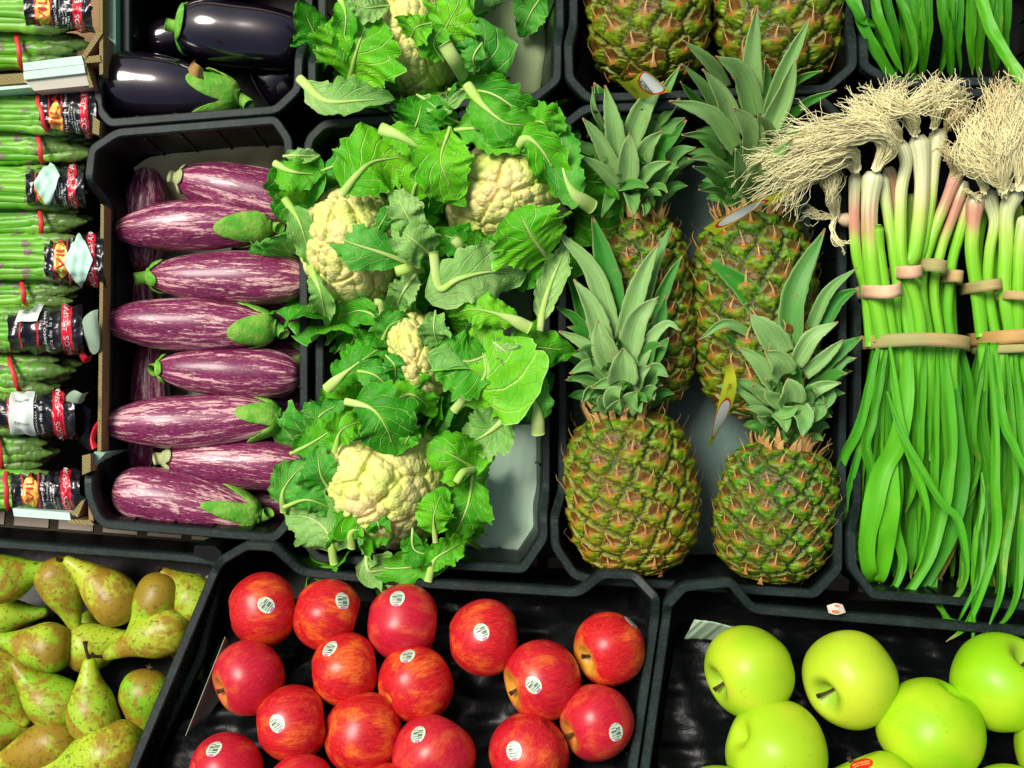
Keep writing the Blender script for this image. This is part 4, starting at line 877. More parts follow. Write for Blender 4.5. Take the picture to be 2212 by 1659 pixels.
# lowest
cauli("largest lowest cauliflower whose outer leaves overhang the red apple crate", 828, 1040, 146, 146, .170, .03, .1, 5, 26, [
    (CA3, [(1440, 1000), (1220, 1120), (950, 1160), (700, 1120)], 95, LM, dict(z=(.13, .15, .15, .13), rib=4, cup=.9)),
    (CA3, [(760, 1050), (780, 1180), (900, 1180), (1050, 1270)], 100, LP, dict(z=(.15, .155, .15, .14), rib=4, ruf=.12)),
    (CA3, [(1500, 500), (1460, 740), (1340, 1000)], 150, LM, dict(z=(.14, .155, .14), rib=4, cup=-.4, ruf=.1)),
    (CA3, [(1560, 830), (1500, 850), (1400, 900)], 90, LM, dict(z=(.10, .12, .12), rib=2, ruf=.2)),
    (CA3, [(540, 1130), (500, 930), (380, 820), (200, 780)], 175, LP, dict(z=(.145, .155, .15, .13), rib=8, ruf=.1)),
    (CA3, [(240, 370), (380, 300), (520, 200), (600, 60)], 95, LM, dict(z=(.13, .145, .15, .14), ruf=.12)),
    (CA3, [(380, 230), (450, 100), (620, 10)], 110, LU, dict(z=(.12, .14, .15), ruf=.16)),
    (CA3, [(190, 770), (190, 620), (310, 470), (420, 480)], 95, LU, dict(z=(.14, .155, .15, .14), rib=8, cup=.8)),
    (CA3, [(190, 740), (370, 690), (590, 790)], 80, LU, dict(z=(.155, .165, .155), rib=5, cup=-.8)),
    (CA3, [(530, 650), (450, 520), (430, 320)], 120, LU, dict(z=(.15, .17, .165), cup=.4, ruf=.12)),
    (CA3, [(540, 360), (600, 200), (800, 130)], 90, LB, dict(z=(.165, .175, .165), rib=5, ruf=.25)),
    (CA3, [(1190, 1250), (1230, 1110), (1340, 1030), (1470, 960)], 85, LB, dict(z=(.155, .16, .155, .14), rib=9)),
    (CA3, [(660, 1020), (680, 900), (960, 930)], 130, LB, dict(z=(.16, .17, .15), rib=6, ruf=.14)),
    (CA3, [(640, 1000), (600, 900), (530, 850)], 110, LM, dict(z=(.15, .165, .15), rib=3)),
    (CA3, [(1080, 880), (1100, 1040), (1300, 1070)], 90, LD, dict(z=(.165, .16, .15), rib=3, cup=1.0)),
    (CA3, [(1240, 980), (1230, 800), (1300, 600)], 110, LB, dict(z=(.165, .178, .165), rib=7, cup=-.5)),
    (CA3, [(870, 910), (840, 850), (800, 790)], 70, LM, dict(z=(.16, .178, .17), rib=3)),
    (CA3, [(1500, 470), (1350, 380), (1180, 300)], 150, LB, dict(z=(.15, .175, .17), rib=4, ruf=.14)),
    (CA3, [(1780, 80), (1600, 230), (1430, 320)], 150, LP, dict(z=(.15, .165, .15), rib=12, ruf=.1)),
    (CA3, [(620, 10), (800, 60), (900, 190), (960, 390)], 185, LD, dict(z=(.175, .19, .192, .178), rib=6, cup=-.35, ruf=.10, stalk=.08)),
    (CA3, [(1130, 180), (1060, 250), (1020, 330)], 60, LM, dict(z=(.172, .182, .176), rib=2)),
], [(CA3, [(655, 1030, .168), (660, 950, .172), (668, 850, .165)], 32, 30), (CA3, [(540, 360, .18), (560, 280, .178), (575, 170, .165)], 18, 26), (CA3, [(1240, 990, .172), (1250, 930, .172), (1235, 850, .17)], 14, 30),
    (CA3, [(1380, 570, .172), (1430, 500, .17), (1470, 440, .16)], 26, 36), (CA3, [(1190, 1265, .155), (1215, 1170, .16), (1240, 1080, .16)], 28, 40), (CA3, [(530, 1140, .16), (540, 1080, .158), (550, 1000, .15)], 34, 28),
    (CA3, [(195, 770, .165), (190, 700, .165), (200, 630, .16)], 26, 24), (CA3, [(640, 10, .185), (700, 20, .188), (760, 50, .188)], 26, 34)])
# loose leaf lying on the paper
c = P(1160, 40, .03); root = thing('loose_leaf', "single loose cauliflower leaf lying on the olive paper", 'leaf', (c[0], c[1], .014))
leaf(root, [P(*CA1(x, y), z) for x, y, z in ((2000, -60, .03), (1900, 90, .04), (1830, 260, .03))], 34, LU, seed=77, rib=4, name='blade')
# ------------------------------------------------------------------ pineapples
def m_pine():
    s = NT("pineapple_rind"); v = s.obj(False)
    a = s.N.new("ShaderNodeAttribute"); a.attribute_name = "eye"; sep = s.N.new("ShaderNodeSeparateColor"); s.L.new(a.outputs["Color"], sep.inputs[0])
    du, dv, ed = sep.outputs[0], sep.outputs[1], sep.outputs[2]        # along the fruit, around it (both .5-centred), edge distance
    ripe = s.att("ripe"); spike = s.att("spike"); n = s.noise(v, 120, 4, .65); n2 = s.noise(v, 420, 4, .7)
    U = s.math('MULTIPLY', s.math('SUBTRACT', du, .5), 2); Vv = s.math('ABSOLUTE', s.math('MULTIPLY', s.math('SUBTRACT', dv, .5), 2))
    un = s.math('ADD', U, s.math('MULTIPLY', s.math('SUBTRACT', n, .5), .35))
    green = s.mix(s.step(n, .35, .65), (.010, .12, .003), (.070, .36, .006)); yel = s.mix(s.step(n, .35, .65), (.11, .27, .004), (.44, .33, .008))
    skin = s.mix(ripe, green, yel)
    dome = s.mix(s.step(n, .3, .7), (.030, .050, .010), (.12, .09, .02)); dome = s.mix(s.math('MULTIPLY', ripe, .8), dome, (.24, .075, .010))
    c = s.mix(s.step(un, -.04, .14), skin, dome)
    rim = s.math('MULTIPLY', s.step(ed, .34, .16), s.step(un, -.1, .2)); c = s.mix(s.math('MULTIPLY', rim, .75), c, s.mix(s.math('MULTIPLY', ripe, .8), (.05, .20, .02), (.38, .45, .04)))
    wedge = s.step(s.math('ADD', Vv, s.math('MULTIPLY', s.math('ABSOLUTE', s.math('ADD', un, .06)), 1.5)), .52, .14)
    c = s.mix(s.math('MULTIPLY', wedge, .9), c, s.mix(n2, (.28, .065, .004), (.46, .17, .015)))
    scr = s.math('MULTIPLY', s.step(un, .10, -.20), s.step(s.noise(s.node("VectorMath", 0, {0: v, 1: (900, 120, 300)}, operation='MULTIPLY'), 1, 2), .55, .7)); c = s.mix(s.math('MULTIPLY', scr, .3), c, (.60, .30, .07))
    gr = s.step(s.math('ADD', ed, s.math('MULTIPLY', s.math('SUBTRACT', n2, .5), .14)), .17, .02); c = s.mix(s.math('MULTIPLY', gr, .95), c, (.010, .022, .004))
    c = s.mix(s.math('MULTIPLY', s.step(n2, .52, .68), .3), c, (.34, .12, .02)); c = s.mix(s.math('MULTIPLY', s.step(s.noise(v, 55, 4), .5, .66), .4), c, (.24, .10, .01))
    c = s.mix(spike, c, s.mix(s.step(n2, .3, .7), (.50, .29, .08), (.66, .45, .18)))
    return s.fin(c, s.mix(s.step(un, 0, .2), (.45, .45, .45), (.34, .34, .34)), .42, s.bump(s.math('ADD', n, s.math('MULTIPLY', n2, .6)), .6, .0016))
PINE = m_pine()
def m_crown(name, dark, pale, tipc, rough=.5):
    s = NT(name); u, t, w = s.uv(); o = s.obj(); sx = s.math('ABSOLUTE', s.math('SUBTRACT', s.math('MULTIPLY', w, 2), 1))
    st = s.noise(s.node("CombineXYZ", 0, {0: s.math('MULTIPLY', t, 1.5), 1: s.math('MULTIPLY', w, 26), 2: s.math('MULTIPLY', s.rnd(), 9)}), 1, 3); n = s.noise(o, 30, 4, .7)
    tr = s.att("tone"); c = s.mix(tr, dark, pale); c = s.mix(s.math('MULTIPLY', s.step(st, .4, .65), .35), c, tuple(x * .55 for x in dark))
    c = s.mix(s.math('MULTIPLY', s.step(s.noise(o, 90, 4, .7), .60, .68), .55), c, (.30, .25, .10))
    c = s.mix(s.math('MULTIPLY', s.step(sx, .90, 1.0), .55), c, (.34, .42, .16)); c = s.mix(s.step(s.math('ADD', t, s.math('MULTIPLY', n, .06)), .955, 1.0), c, tipc)
    return s.fin(c, rough, .4, s.bump(s.math('ADD', st, n), .35, .0008), trans=.06)
CRN = m_crown("pineapple_crown_leaf", (.018, .24, .006), (.36, .60, .20), (.40, .28, .12))
def pine_body(root, neck, bottom, rpx, z, ripe0, ripe1, seed=0, neckr=.38, prof=None, eyes=112):
    p0, p1 = P(*neck, z), P(*bottom, z); R = RM(rpx, z); L = np.linalg.norm(p1 - p0); n, m = 300, 330
    prof = prof or [(0, neckr * .7), (.012, neckr), (.05, .62), (.12, .80), (.24, .94), (.42, 1.0), (.62, .99), (.78, .91), (.89, .74), (.96, .50), (.99, .28), (1, 0)]
    V, F, uv, ang, path, r, fr = lathe(p0, p1, prof, R, 0, sides=m, n=n, seed=seed, lump=.006)
    V = V.reshape(n, m, 3); a = nrm(p1 - p0); rs = np.random.RandomState(seed)
    # eyes on a spiral, equal area
    tt = .5 - .5 * np.cos(np.pi * np.linspace(0, 1, n)); s = np.concatenate([[0], np.cumsum(np.sqrt(np.diff(r) ** 2 + (np.diff(tt) * L) ** 2))]); area = np.concatenate([[0], np.cumsum((r[1:] + r[:-1]) / 2 * np.diff(s))]); 
    E_, EN, ET = [], [], []
    i0 = 5
    for i in range(i0, eyes + 1):
        q = (i + .3) / (eyes + 1) * area[-1]; k = np.interp(q, area, np.arange(n)); th = i * 2.39996 + seed; ki = int(k); j = (th / (2 * np.pi) * m) % m; ji = int(j)
        E_.append(V[min(ki, n - 1), ji]); 
    E_ = np.array(E_) + rs.randn(len(E_), 3) * .0016
    G = V.reshape(-1, 3); kt = kdtree.KDTree(len(E_))
    for i, e in enumerate(E_): kt.insert(Vector(e), i)
    kt.balance(); d1 = np.zeros(len(G)); d2 = np.zeros(len(G)); ix = np.zeros(len(G), int)
    GW = G + np.stack([snoise(G[:, 1] * 260 + G[:, 2] * 170, seed, 3), snoise(G[:, 0] * 240 + 3, seed + 1, 3), snoise(G[:, 0] * 200 + G[:, 1] * 150, seed + 2, 3)], 1) * .0019
    for i, g in enumerate(GW):
        q = kt.find_n(Vector(g), 2); d1[i] = q[0][2]; d2[i] = q[1][2]; ix[i] = q[0][1]
    cs = math.sqrt(2 * math.pi * area[-1] / eyes); edge = np.clip((d2 - d1) / cs, 0, 1)
    T_, S_f, N_f = fr; cen = np.repeat(path, m, 0); out = nrm(G - cen - a * ((G - cen) @ a)[:, None]); ds = G - E_[ix]; up = -a
    # unrolled: along the surface towards the crown and around
    eo = nrm(E_ - (p0 + a * ((E_ - p0) @ a)[:, None])); et = np.cross(a, eo); upv = nrm(up - eo * 0)
    tl = nrm(np.gradient(V, axis=0)).reshape(-1, 3); du = -(ds * tl).sum(1) / cs * 1.0; dv = (ds * et[ix]).sum(1) / cs
    fade = np.clip((np.repeat(tt, m) - .02) / .08, 0, 1) * np.clip((1 - np.repeat(tt, m)) / .02, 0, 1)
    sm = lambda x: x * x * (3 - 2 * x)
    dome = sm(np.clip(edge / .42, 0, 1)); h = dome * .0052 - .0012
    h += np.where(du > .02, .0022 * np.exp(-((edge - .22) / .09) ** 2) * np.clip((du - .02) / .12, 0, 1), 0)          # raised rim of the eye
    h -= np.where(du > 0, .0022 * np.exp(-((d1 / cs - .2) / .16) ** 2), 0)
    h += .0024 * np.exp(-((du + .12) / .16) ** 2 - (dv / .22) ** 2)
    nse = 1.8 * snoise(G[:, 0] * 900, seed, 2) * snoise(G[:, 1] * 900 + G[:, 2] * 500, seed + 2, 2) * .0005
    G2 = G + nrm(out * 1.0 + a * 0) * ((h + nse) * fade)[:, None]
    V2 = G2
    ripe = np.clip(ripe0 + (ripe1 - ripe0) * np.repeat(tt, m) + .12 * snoise(G[:, 0] * 60 + G[:, 1] * 30, seed), 0, 1)
    eye = np.stack([np.clip(.5 + du * .5 * 1.6, 0, 1), np.clip(.5 + dv * .5 * 1.6, 0, 1), edge, np.ones(len(G))], 1)
    VV = [V2]; FF = list(F); AE = [eye]; AR = [ripe]; AS = [np.zeros(len(G))]; o = len(G)
    # dry bract tips
    for i, e in enumerate(E_):
        eo_ = eo[i]; tnear = ((e - p0) @ a) / L
        if tnear < .03: continue
        base = e + eo_ * .0038 + a * cs * .05; ln = cs * (.42 + .22 * rs.rand()); sd = et[i] * rs.randn() * .25; k = 7
        c = catmull([base - eo_ * .001 + a * .002, base + eo_ * .0025 - a * ln * .35 + sd * .001, base + eo_ * (.0035 + .004 * rs.rand()) - a * ln * .75 + sd * ln * .5, base + eo_ * (.002 + .007 * rs.rand()) - a * ln * 1.1 + sd * ln], k)
        w = np.array([.0040, .0024, .0014, .0010, .0007, .0005, .0001]) * (cs / .028)
        for j in range(k):
            VV.append(np.array([c[j] - et[i] * w[j], c[j] + eo_ * .0009 * (1 - j / k), c[j] + et[i] * w[j]]))
        FF += [tuple(x + o for x in f) for f in gridF(k, 3)]; o += k * 3; AE.append(np.tile([.5, .5, .5, 1], (k * 3, 1))); AR.append(np.full(k * 3, ripe[ix == i].mean() if (ix == i).any() else .3)); AS.append(np.repeat([.15, .5, .85, 1, 1, 1, 1], 3))
        # side wings of the bract, hugging the eye's lower half
    # ragged collar of dry scales round the neck
    for i in range(70):
        th = rs.rand() * 6.283; t0 = rs.rand() * .07 - .005; kk = np.interp(max(t0, .004), tt, np.arange(n)); g = V[int(kk), int(th / 6.2832 * m) % m]; oo = nrm(g - (p0 + a * ((g - p0) @ a)))
        e_t = np.cross(a, oo); ln = .008 + .012 * rs.rand(); c = catmull([g, g + oo * .003 - a * ln * .5, g + oo * (.003 + .004 * rs.rand()) - a * ln + e_t * rs.randn() * .004], 5); w = np.array([.0030, .0032, .0024, .0013, .0002])
        for j in range(5): VV.append(np.array([c[j] - e_t * w[j], c[j] + oo * .001, c[j] + e_t * w[j]]))
        FF += [tuple(x + o for x in f) for f in gridF(5, 3)]; o += 15; AE.append(np.tile([.5, .5, .5, 1], (15, 1))); AR.append(np.full(15, .8)); AS.append(np.full(15, .55 + .4 * rs.rand()))
    Vt = np.vstack(VV)
    mk('body', Vt, FF, PINE, root, attrs={'eye': np.vstack(AE), 'ripe': np.concatenate(AR), 'spike': np.concatenate(AS)})
    return p0, p1, a
def blade(mb_or_root, sp, hw, tone, seed=0, vcup=.55, name='leaf', wprof=None, curl=0.0):
    """a stiff pointed crown leaf with a channel along its middle"""
    n, m = 22, 9; c = catmull(sp, n); t = np.linspace(0, 1, n); h = RM(hw, .14) * .84; r = np.random.RandomState(seed)
    w = (np.interp(t, [0, .25, .5, .75, .93, 1], [.82, 1, .93, .62, .20, .02]) if wprof is None else np.interp(t, *wprof)) * h
    T = nrm(np.gradient(c, axis=0)); S = nrm(np.cross(T, (0, 0, 1)) + 1e-6); N = np.cross(S, T); ra = curl * (t - .3); S2 = S * np.cos(ra)[:, None] + N * np.sin(ra)[:, None]; N2 = np.cross(S2, T)
    s = np.linspace(-1, 1, m); V = np.zeros((n, m, 3))
    for j, sj in enumerate(s):
        jag = 1 + (.03 * np.sin(t * 70 + seed) + .03 * r.randn(n) if abs(sj) == 1 else 0)
        V[:, j] = c + S2 * (sj * w * jag)[:, None] + N2 * (abs(sj) ** 1.5 * w * vcup * (1 - .3 * t) + .0006 * np.sin(t * 7 + 3 * sj + seed))[:, None]
    uv = np.stack([np.repeat(t, m), np.tile(s * .5 + .5, n)], 1)
    if isinstance(mb_or_root, MB): mb_or_root.add(V.reshape(-1, 3), gridR(n, m), uv, tone); return
    o = mk(name, V.reshape(-1, 3), gridR(n, m), CRN, mb_or_root, uv, {'tone': np.full(n * m, float(tone))}); sm = o.modifiers.new("thickness", 'SOLIDIFY'); sm.thickness = .0009; return o
def pineapple(label, neck, bottom, rpx, z, ripe, leaves, cr, axis_px, seed, eyes=112, prof=None, crown=True, neckr=.40, tipz=0.0):
    c = (P(*neck, z) + P(*bottom, z)) / 2; rpx -= 10; root = thing('pineapple', label, 'pineapple', (c[0], c[1], c[2] - RM(rpx, z)), "pineapples lying in two crates")
    p0, p1, a = pine_body(root, neck, bottom, rpx, z, ripe[0], ripe[1], seed, neckr, prof, eyes)
    if not crown: return root
    rs = np.random.RandomState(seed + 9); mb = MB(); q1 = P(*axis_px, z + .02); ca = nrm(q1 - p0); L = np.linalg.norm(q1 - p0); s1 = nrm(np.cross(ca, (0, 0, 1))); s2 = np.cross(s1, ca)
    vv, ff, uu = tubeV(catmull([p0 - ca * .004, p0 + ca * L * .3, p0 + ca * L * .8, p0 + ca * L], 12), [.022, .022, .021, .020, .018, .016, .014, .012, .010, .008, .006, .003], 16); mb.add(vv, ff, uu, .2)
    # small leaves all round the core, spreading at the base and upright above
    for i in range(44):
        u = i / 44 * .62; th = i * 2.39996; rad = s1 * math.cos(th) + s2 * math.sin(th); b = p0 + ca * (L * (.02 + .62 * u)) + rad * (.017 - .011 * u)
        ln = .028 + .075 * u * (1 + .3 * rs.rand()); sp_ = (.95 - .62 * u) * (1 + .2 * rs.randn()); droop = (0, 0, -.004 * (1 - u))
        tip = b + rad * ln * sp_ + ca * ln * (.25 + .9 * u) + droop; mid = b + rad * ln * sp_ * .55 + ca * ln * (.30 + .6 * u) + rad * .002
        tip[2] = max(tip[2], .01)
        blade(mb, [b, mid, tip], 17 + 20 * u, .08 + .35 * (rad[2] > 0) * rs.rand(), seed * 100 + i)
    crn = mb.build('crown', CRN, root)
    s = (cr(100, 0)[0] - cr(0, 0)[0]) / 100
    for i, L_ in enumerate(leaves):
        pl, hw, tone = L_[:3]; lift = L_[3] if len(L_) > 3 else 0; lift += .012 * (tipz > .02); k = len(pl); zz = np.linspace(z + .028 + lift, z + .052 + lift + tipz, k); zz[-1] -= .006
        q = [P(*cr(x, y), zz[j]) for j, (x, y) in enumerate(pl)]
        if k == 2: q = [q[0], (q[0] + q[1]) / 2 + (0, 0, .005), q[1]]
        blade(crn, q, hw * s, tone, seed * 50 + i, curl=rs.randn() * .35)
    return root
ML = [([(360, 960), (400, 760), (350, 570)], 85, .12, -.012), ([(540, 960), (460, 750), (370, 585)], 80, .05, -.008), ([(450, 1250), (330, 1130), (215, 1100)], 50, .05, -.02), ([(430, 1200), (330, 1050), (205, 955)], 48, .1, -.015),
      ([(700, 1250), (850, 1160), (985, 1040)], 48, .08, -.02), ([(700, 1150), (850, 1000), (985, 830)], 52, .08, -.012), ([(730, 900), (820, 820), (940, 680)], 40, .3, -.005), ([(720, 950), (830, 650), (945, 455)], 52, .45, 0),
      ([(590, 1000), (680, 760), (830, 560)], 92, .75, .004), ([(420, 900), (350, 760), (335, 600)], 28, .6, .004), ([(500, 1120), (480, 880), (420, 590)], 82, .75, .008), ([(660, 1160), (720, 1000), (818, 905)], 72, .75, .010),
      ([(500, 1210), (380, 980), (270, 815)], 68, .8, .010), ([(620, 1290), (740, 1170), (872, 1120)], 56, .6, .012), ([(520, 1310), (400, 1180), (252, 1070)], 58, .75, .012), ([(575, 1260), (580, 1080), (592, 915)], 92, .9, .020),
      ([(430, 1420), (450, 1370), (400, 1500)], 50, .35, .004), ([(600, 1340), (610, 1400), (620, 1490)], 66, .45, .010), ([(520, 1290), (640, 1270), (720, 1300)], 46, .2, .012), ([(700, 1330), (800, 1290), (850, 1330)], 40, .3, .004), ([(690, 1400), (700, 1440), (690, 1490)], 44, .35, .006)]
MR = [([(1600, 900), (1800, 720), (2020, 625)], 42, .1, -.02), ([(1600, 700), (1750, 560), (1925, 490)], 36, .1, -.015), ([(1230, 900), (1050, 700), (945, 565)], 46, .1, -.015), ([(1260, 620), (1130, 430), (965, 280)], 62, .7, -.006),
      ([(1220, 820), (1100, 600), (952, 445)], 50, .55, 0), ([(1450, 900), (1430, 450), (1472, 36)], 92, .72, -.004), ([(1530, 900), (1540, 600), (1530, 420)], 50, .3, -.008), ([(1540, 860), (1650, 520), (1842, 125)], 72, .6, 0), ([(1500, 980), (1640, 700), (1750, 390)], 88, .8, .004),
      ([(1450, 820), (1360, 520), (1190, 390)], 100, .7, .004), ([(1330, 950), (1230, 680), (1098, 480)], 86, .85, .008), ([(1330, 1040), (1150, 800), (868, 700)], 78, .75, .008), ([(1250, 1120), (1130, 960), (955, 930)], 48, .35, -.004),
      ([(1290, 1200), (1150, 1110), (1000, 1095)], 48, .55, .004), ([(1240, 1290), (1140, 1200), (1035, 1150)], 46, .35, 0), ([(1530, 1060), (1520, 900), (1480, 800)], 90, .7, .008), ([(1450, 1120), (1420, 900), (1308, 745)], 104, .88, .016), ([(1460, 1260), (1560, 1120), (1720, 960)], 66, .75, .012),
      ([(1360, 1300), (1350, 1180), (1325, 1030)], 64, .7, .016), ([(1440, 1310), (1450, 1200), (1500, 1120)], 80, .7, .014), ([(1250, 1360), (1180, 1320), (1075, 1310)], 36, .3, 0), ([(1560, 1330), (1640, 1230), (1760, 1180)], 50, .4, 0), ([(1400, 1380), (1380, 1340), (1310, 1360)], 46, .5, .008)]
BL = [([(330, 900), (230, 600), (125, 375)], 68, .05, -.012), ([(360, 1000), (230, 780), (85, 678)], 50, .08, -.008), ([(700, 860), (850, 520), (962, 325)], 56, .10, -.012), ([(620, 900), (750, 420), (890, 105)], 62, .30, -.006), ([(700, 1050), (790, 850), (840, 600)], 62, .12, -.004),
      ([(490, 950), (440, 480), (330, 50)], 116, .06, -.008, ), ([(480, 920), (340, 450), (78, 150)], 84, .82, .002), ([(540, 920), (660, 520), (795, 245)], 84, .70, .004), ([(440, 1020), (330, 700), (208, 490)], 92, .88, .008), ([(580, 1020), (640, 780), (795, 610)], 98, .82, .010),
      ([(690, 1100), (780, 1000), (860, 895)], 72, .15, 0), ([(650, 1110), (720, 930), (850, 798), (945, 850)], 54, .85, .008), ([(430, 1130), (300, 960), (103, 850)], 58, .8, .006), ([(450, 1080), (400, 920), (375, 780)], 104, .9, .014), ([(480, 1200), (330, 1090), (175, 1140)], 66, .55, .006),
      ([(430, 1260), (300, 1190), (165, 1168)], 46, .35, 0), ([(680, 1230), (770, 1120), (862, 1165)], 78, .35, .004), ([(600, 1250), (650, 1150), (735, 1095)], 76, .75, .012), ([(540, 1200), (542, 1080), (545, 970)], 122, .85, .022, ), ([(560, 1270), (470, 1210), (325, 1240)], 62, .6, .012),
      ([(420, 1340), (320, 1270), (258, 1345)], 66, .45, .004), ([(650, 1350), (730, 1260), (782, 1245)], 62, .35, .004), ([(690, 1340), (740, 1280), (765, 1325)], 50, .4, 0), ([(480, 1360), (480, 1290), (530, 1230)], 84, .6, .014), ([(560, 1400), (600, 1320), (640, 1270)], 84, .5, .012), ([(440, 1390), (400, 1340), (390, 1300)], 60, .5, .008), ([(480, 1400), (490, 1380), (520, 1330)], 70, .5, .016), ([(640, 1330), (650, 1370), (665, 1420)], 50, .45, .010)]
BR = [([(1600, 720), (1630, 520), (1665, 345)], 66, .04, -.016), ([(1850, 900), (2020, 650), (2182, 555)], 72, .05, -.010), ([(1800, 920), (1950, 600), (2168, 410)], 54, .5, -.004), ([(1600, 960), (1420, 600), (1130, 342)], 106, .06, -.004), ([(1700, 1000), (1720, 600), (1942, 140)], 104, .30, .004),
      ([(1850, 1130), (2020, 1000), (2205, 885)], 72, .05, -.004), ([(1850, 1250), (1980, 1180), (2062, 1150)], 50, .06, -.01), ([(1800, 1150), (1950, 1020), (2072, 912)], 56, .7, .004), ([(1430, 870), (1250, 800), (1070, 910)], 38, .6, .010), ([(1330, 980), (1280, 900), (1230, 860)], 22, .1, 0),
      ([(1650, 1020), (1540, 860), (1420, 735)], 118, .80, .008), ([(1730, 1080), (1850, 900), (2032, 785)], 74, .82, .010), ([(1600, 1250), (1480, 1070), (1340, 960)], 72, .80, .010), ([(1660, 1160), (1620, 1060), (1530, 990)], 108, .80, .018), ([(1740, 1370), (1880, 1250), (2055, 1210)], 62, .82, .010),
      ([(1700, 1340), (1710, 1260), (1690, 1175)], 112, .80, .022), ([(1640, 1360), (1560, 1300), (1530, 1250)], 62, .82, .014), ([(1570, 1340), (1480, 1260), (1440, 1230)], 50, .8, .010), ([(1560, 1350), (1450, 1240), (1300, 1185)], 48, .5, .004), ([(1520, 1400), (1420, 1320), (1325, 1245)], 40, .75, .006), ([(1450, 1200), (1490, 1170), (1540, 1190)], 30, .2, 0),
      ([(1860, 1330), (1960, 1300), (1940, 1400)], 72, .35, .002), ([(1820, 1400), (1900, 1400), (1850, 1490)], 62, .4, .006), ([(1720, 1380), (1790, 1440), (1790, 1580)], 88, .45, .014), ([(1620, 1420), (1660, 1470), (1680, 1550)], 64, .45, .012), ([(1560, 1440), (1480, 1400), (1400, 1385)], 48, .7, .008), ([(1560, 1470), (1520, 1470), (1480, 1440)], 44, .5, .006), ([(1600, 1400), (1680, 1410), (1760, 1380)], 60, .5, .012)]
TOPP = [(0, .9), (.1, .97), (.25, 1.0), (.45, 1.0), (.62, .985), (.78, .91), (.89, .74), (.96, .50), (.99, .28), (1, 0)]
pineapple("pineapple body cut off by the upper edge above the curled yellow tag", (1392, -150), (1408, 192), 136, .075, (.35, .55), [], CC1, (1392, -300), 1, 92, TOPP, crown=False)
pineapple("pineapple body cut off by the upper edge behind the tallest crown", (1672, -150), (1690, 196), 142, .075, (.35, .45), [], CC1, (1672, -300), 2, 92, TOPP, crown=False)
pineapple("pineapple whose body shows between two crowns next to the cauliflowers", (1380, 458), (1412, 880), 106, .085, (.25, .40), ML, CC1, (1355, 330), 3, 120, tipz=.012)
pineapple("pineapple with a yellow tag at its neck and roots draped over its crown", (1622, 452), (1636, 905), 138, .085, (.15, .50), MR, CC1, (1618, 300), 4, 120, tipz=.040)
pineapple("plump yellow green pineapple with pale crown, lowest one beside the cauliflowers", (1345, 886), (1382, 1243), 144, .110, (.30, .95), BL, CC2, (1342, 730), 5, 118, neckr=.42)
pineapple("dark green pineapple with a dusty drooping crown beside the garlic leaves", (1700, 955), (1648, 1256), 130, .105, (.10, .35), BR, CC2, (1712, 790), 6, 112, neckr=.42)

# ------------------------------------------------------------------ tags hanging from pineapples
def m_tag():
    s = NT("yellow_tag_card"); u, x, y = s.uv(); o = s.obj(False)
    ox = s.math('DIVIDE', s.math('SUBTRACT', x, .66), .24); oy = s.math('DIVIDE', s.math('SUBTRACT', y, .5), .44)
    d = s.math('SQRT', s.math('ADD', s.math('MULTIPLY', ox, ox), s.math('MULTIPLY', oy, oy)))
    c = s.mix(s.noise(o, 30, 2), (.52, .62, .015), (.62, .66, .03)); c = s.mix(s.step(d, 1.14, 1.11), c, (.62, .03, .01)); c = s.mix(s.step(d, .99, .96), c, (.68, .74, .66))
    bk = s.node("NewGeometry", "Backfacing"); c = s.mix(bk, c, (.10, .16, .07))
    return s.fin(c, .35, .4)
TAGM = m_tag(); INK = m_simple("dark_print_ink", (.05, .06, .02), .6, .3)
def card(label, cols, words, seed=0):
    """cols: for each station along the card, (edge a, edge b) points; words: (text, u, v, size, along)"""
    n = 30; A_ = catmull([c[0] for c in cols], n); B_ = catmull([c[1] for c in cols], n); k = 12; s = np.linspace(0, 1, k); V = A_[:, None] * (1 - s)[None, :, None] + B_[:, None] * s[None, :, None]
    mids = [c[2] if len(c) > 2 else 0 for c in cols]; bow = np.interp(np.linspace(0, 1, n), np.linspace(0, 1, len(cols)), mids); nn = np.cross(np.gradient(V, axis=0), np.gradient(V, axis=1)); nn = nrm(nn)
    V = V + nn * (bow[:, None] * np.sin(np.pi * s)[None])[..., None]; uv = np.stack([np.repeat(np.linspace(0, 1, n), k), np.tile(s, n)], 1)
    c = V.reshape(-1, 3).mean(0); root = thing('fruit_tag', label, 'tag', (c[0], c[1], c[2] - .01), "yellow tags on the pineapples")
    cd = mk('card', V.reshape(-1, 3), (gridF if nn[n // 2, k // 2][2] > 0 else gridR)(n, k), TAGM, root, uv); 
    for txt, u, v, sz, al in words:
        TV, TF = text_mesh(txt); H = np.ptp(TV[:, 1]); out = []
        for p in TV:
            a, b = p[0] * sz, p[1] * sz
            uu, vv2 = (u + a, v + b) if al else (u + b, v - a)
            fi = min(max(uu, 0), .999) * (n - 1); fj = min(max(vv2, 0), .999) * (k - 1); i, j = int(fi), int(fj); fu, fv = fi - i, fj - j
            q = (V[i, j] * (1 - fu) * (1 - fv) + V[i + 1, j] * fu * (1 - fv) + V[i, j + 1] * (1 - fu) * fv + V[i + 1, j + 1] * fu * fv); out.append(q - nn[i, j] * .0004 * np.sign(nn[i, j][2]) * -1)
        mk('lettering', out, TF, INK, cd, smooth=False)
    return root
def W3(cr, x, y, z): return P(*cr(x, y), z)
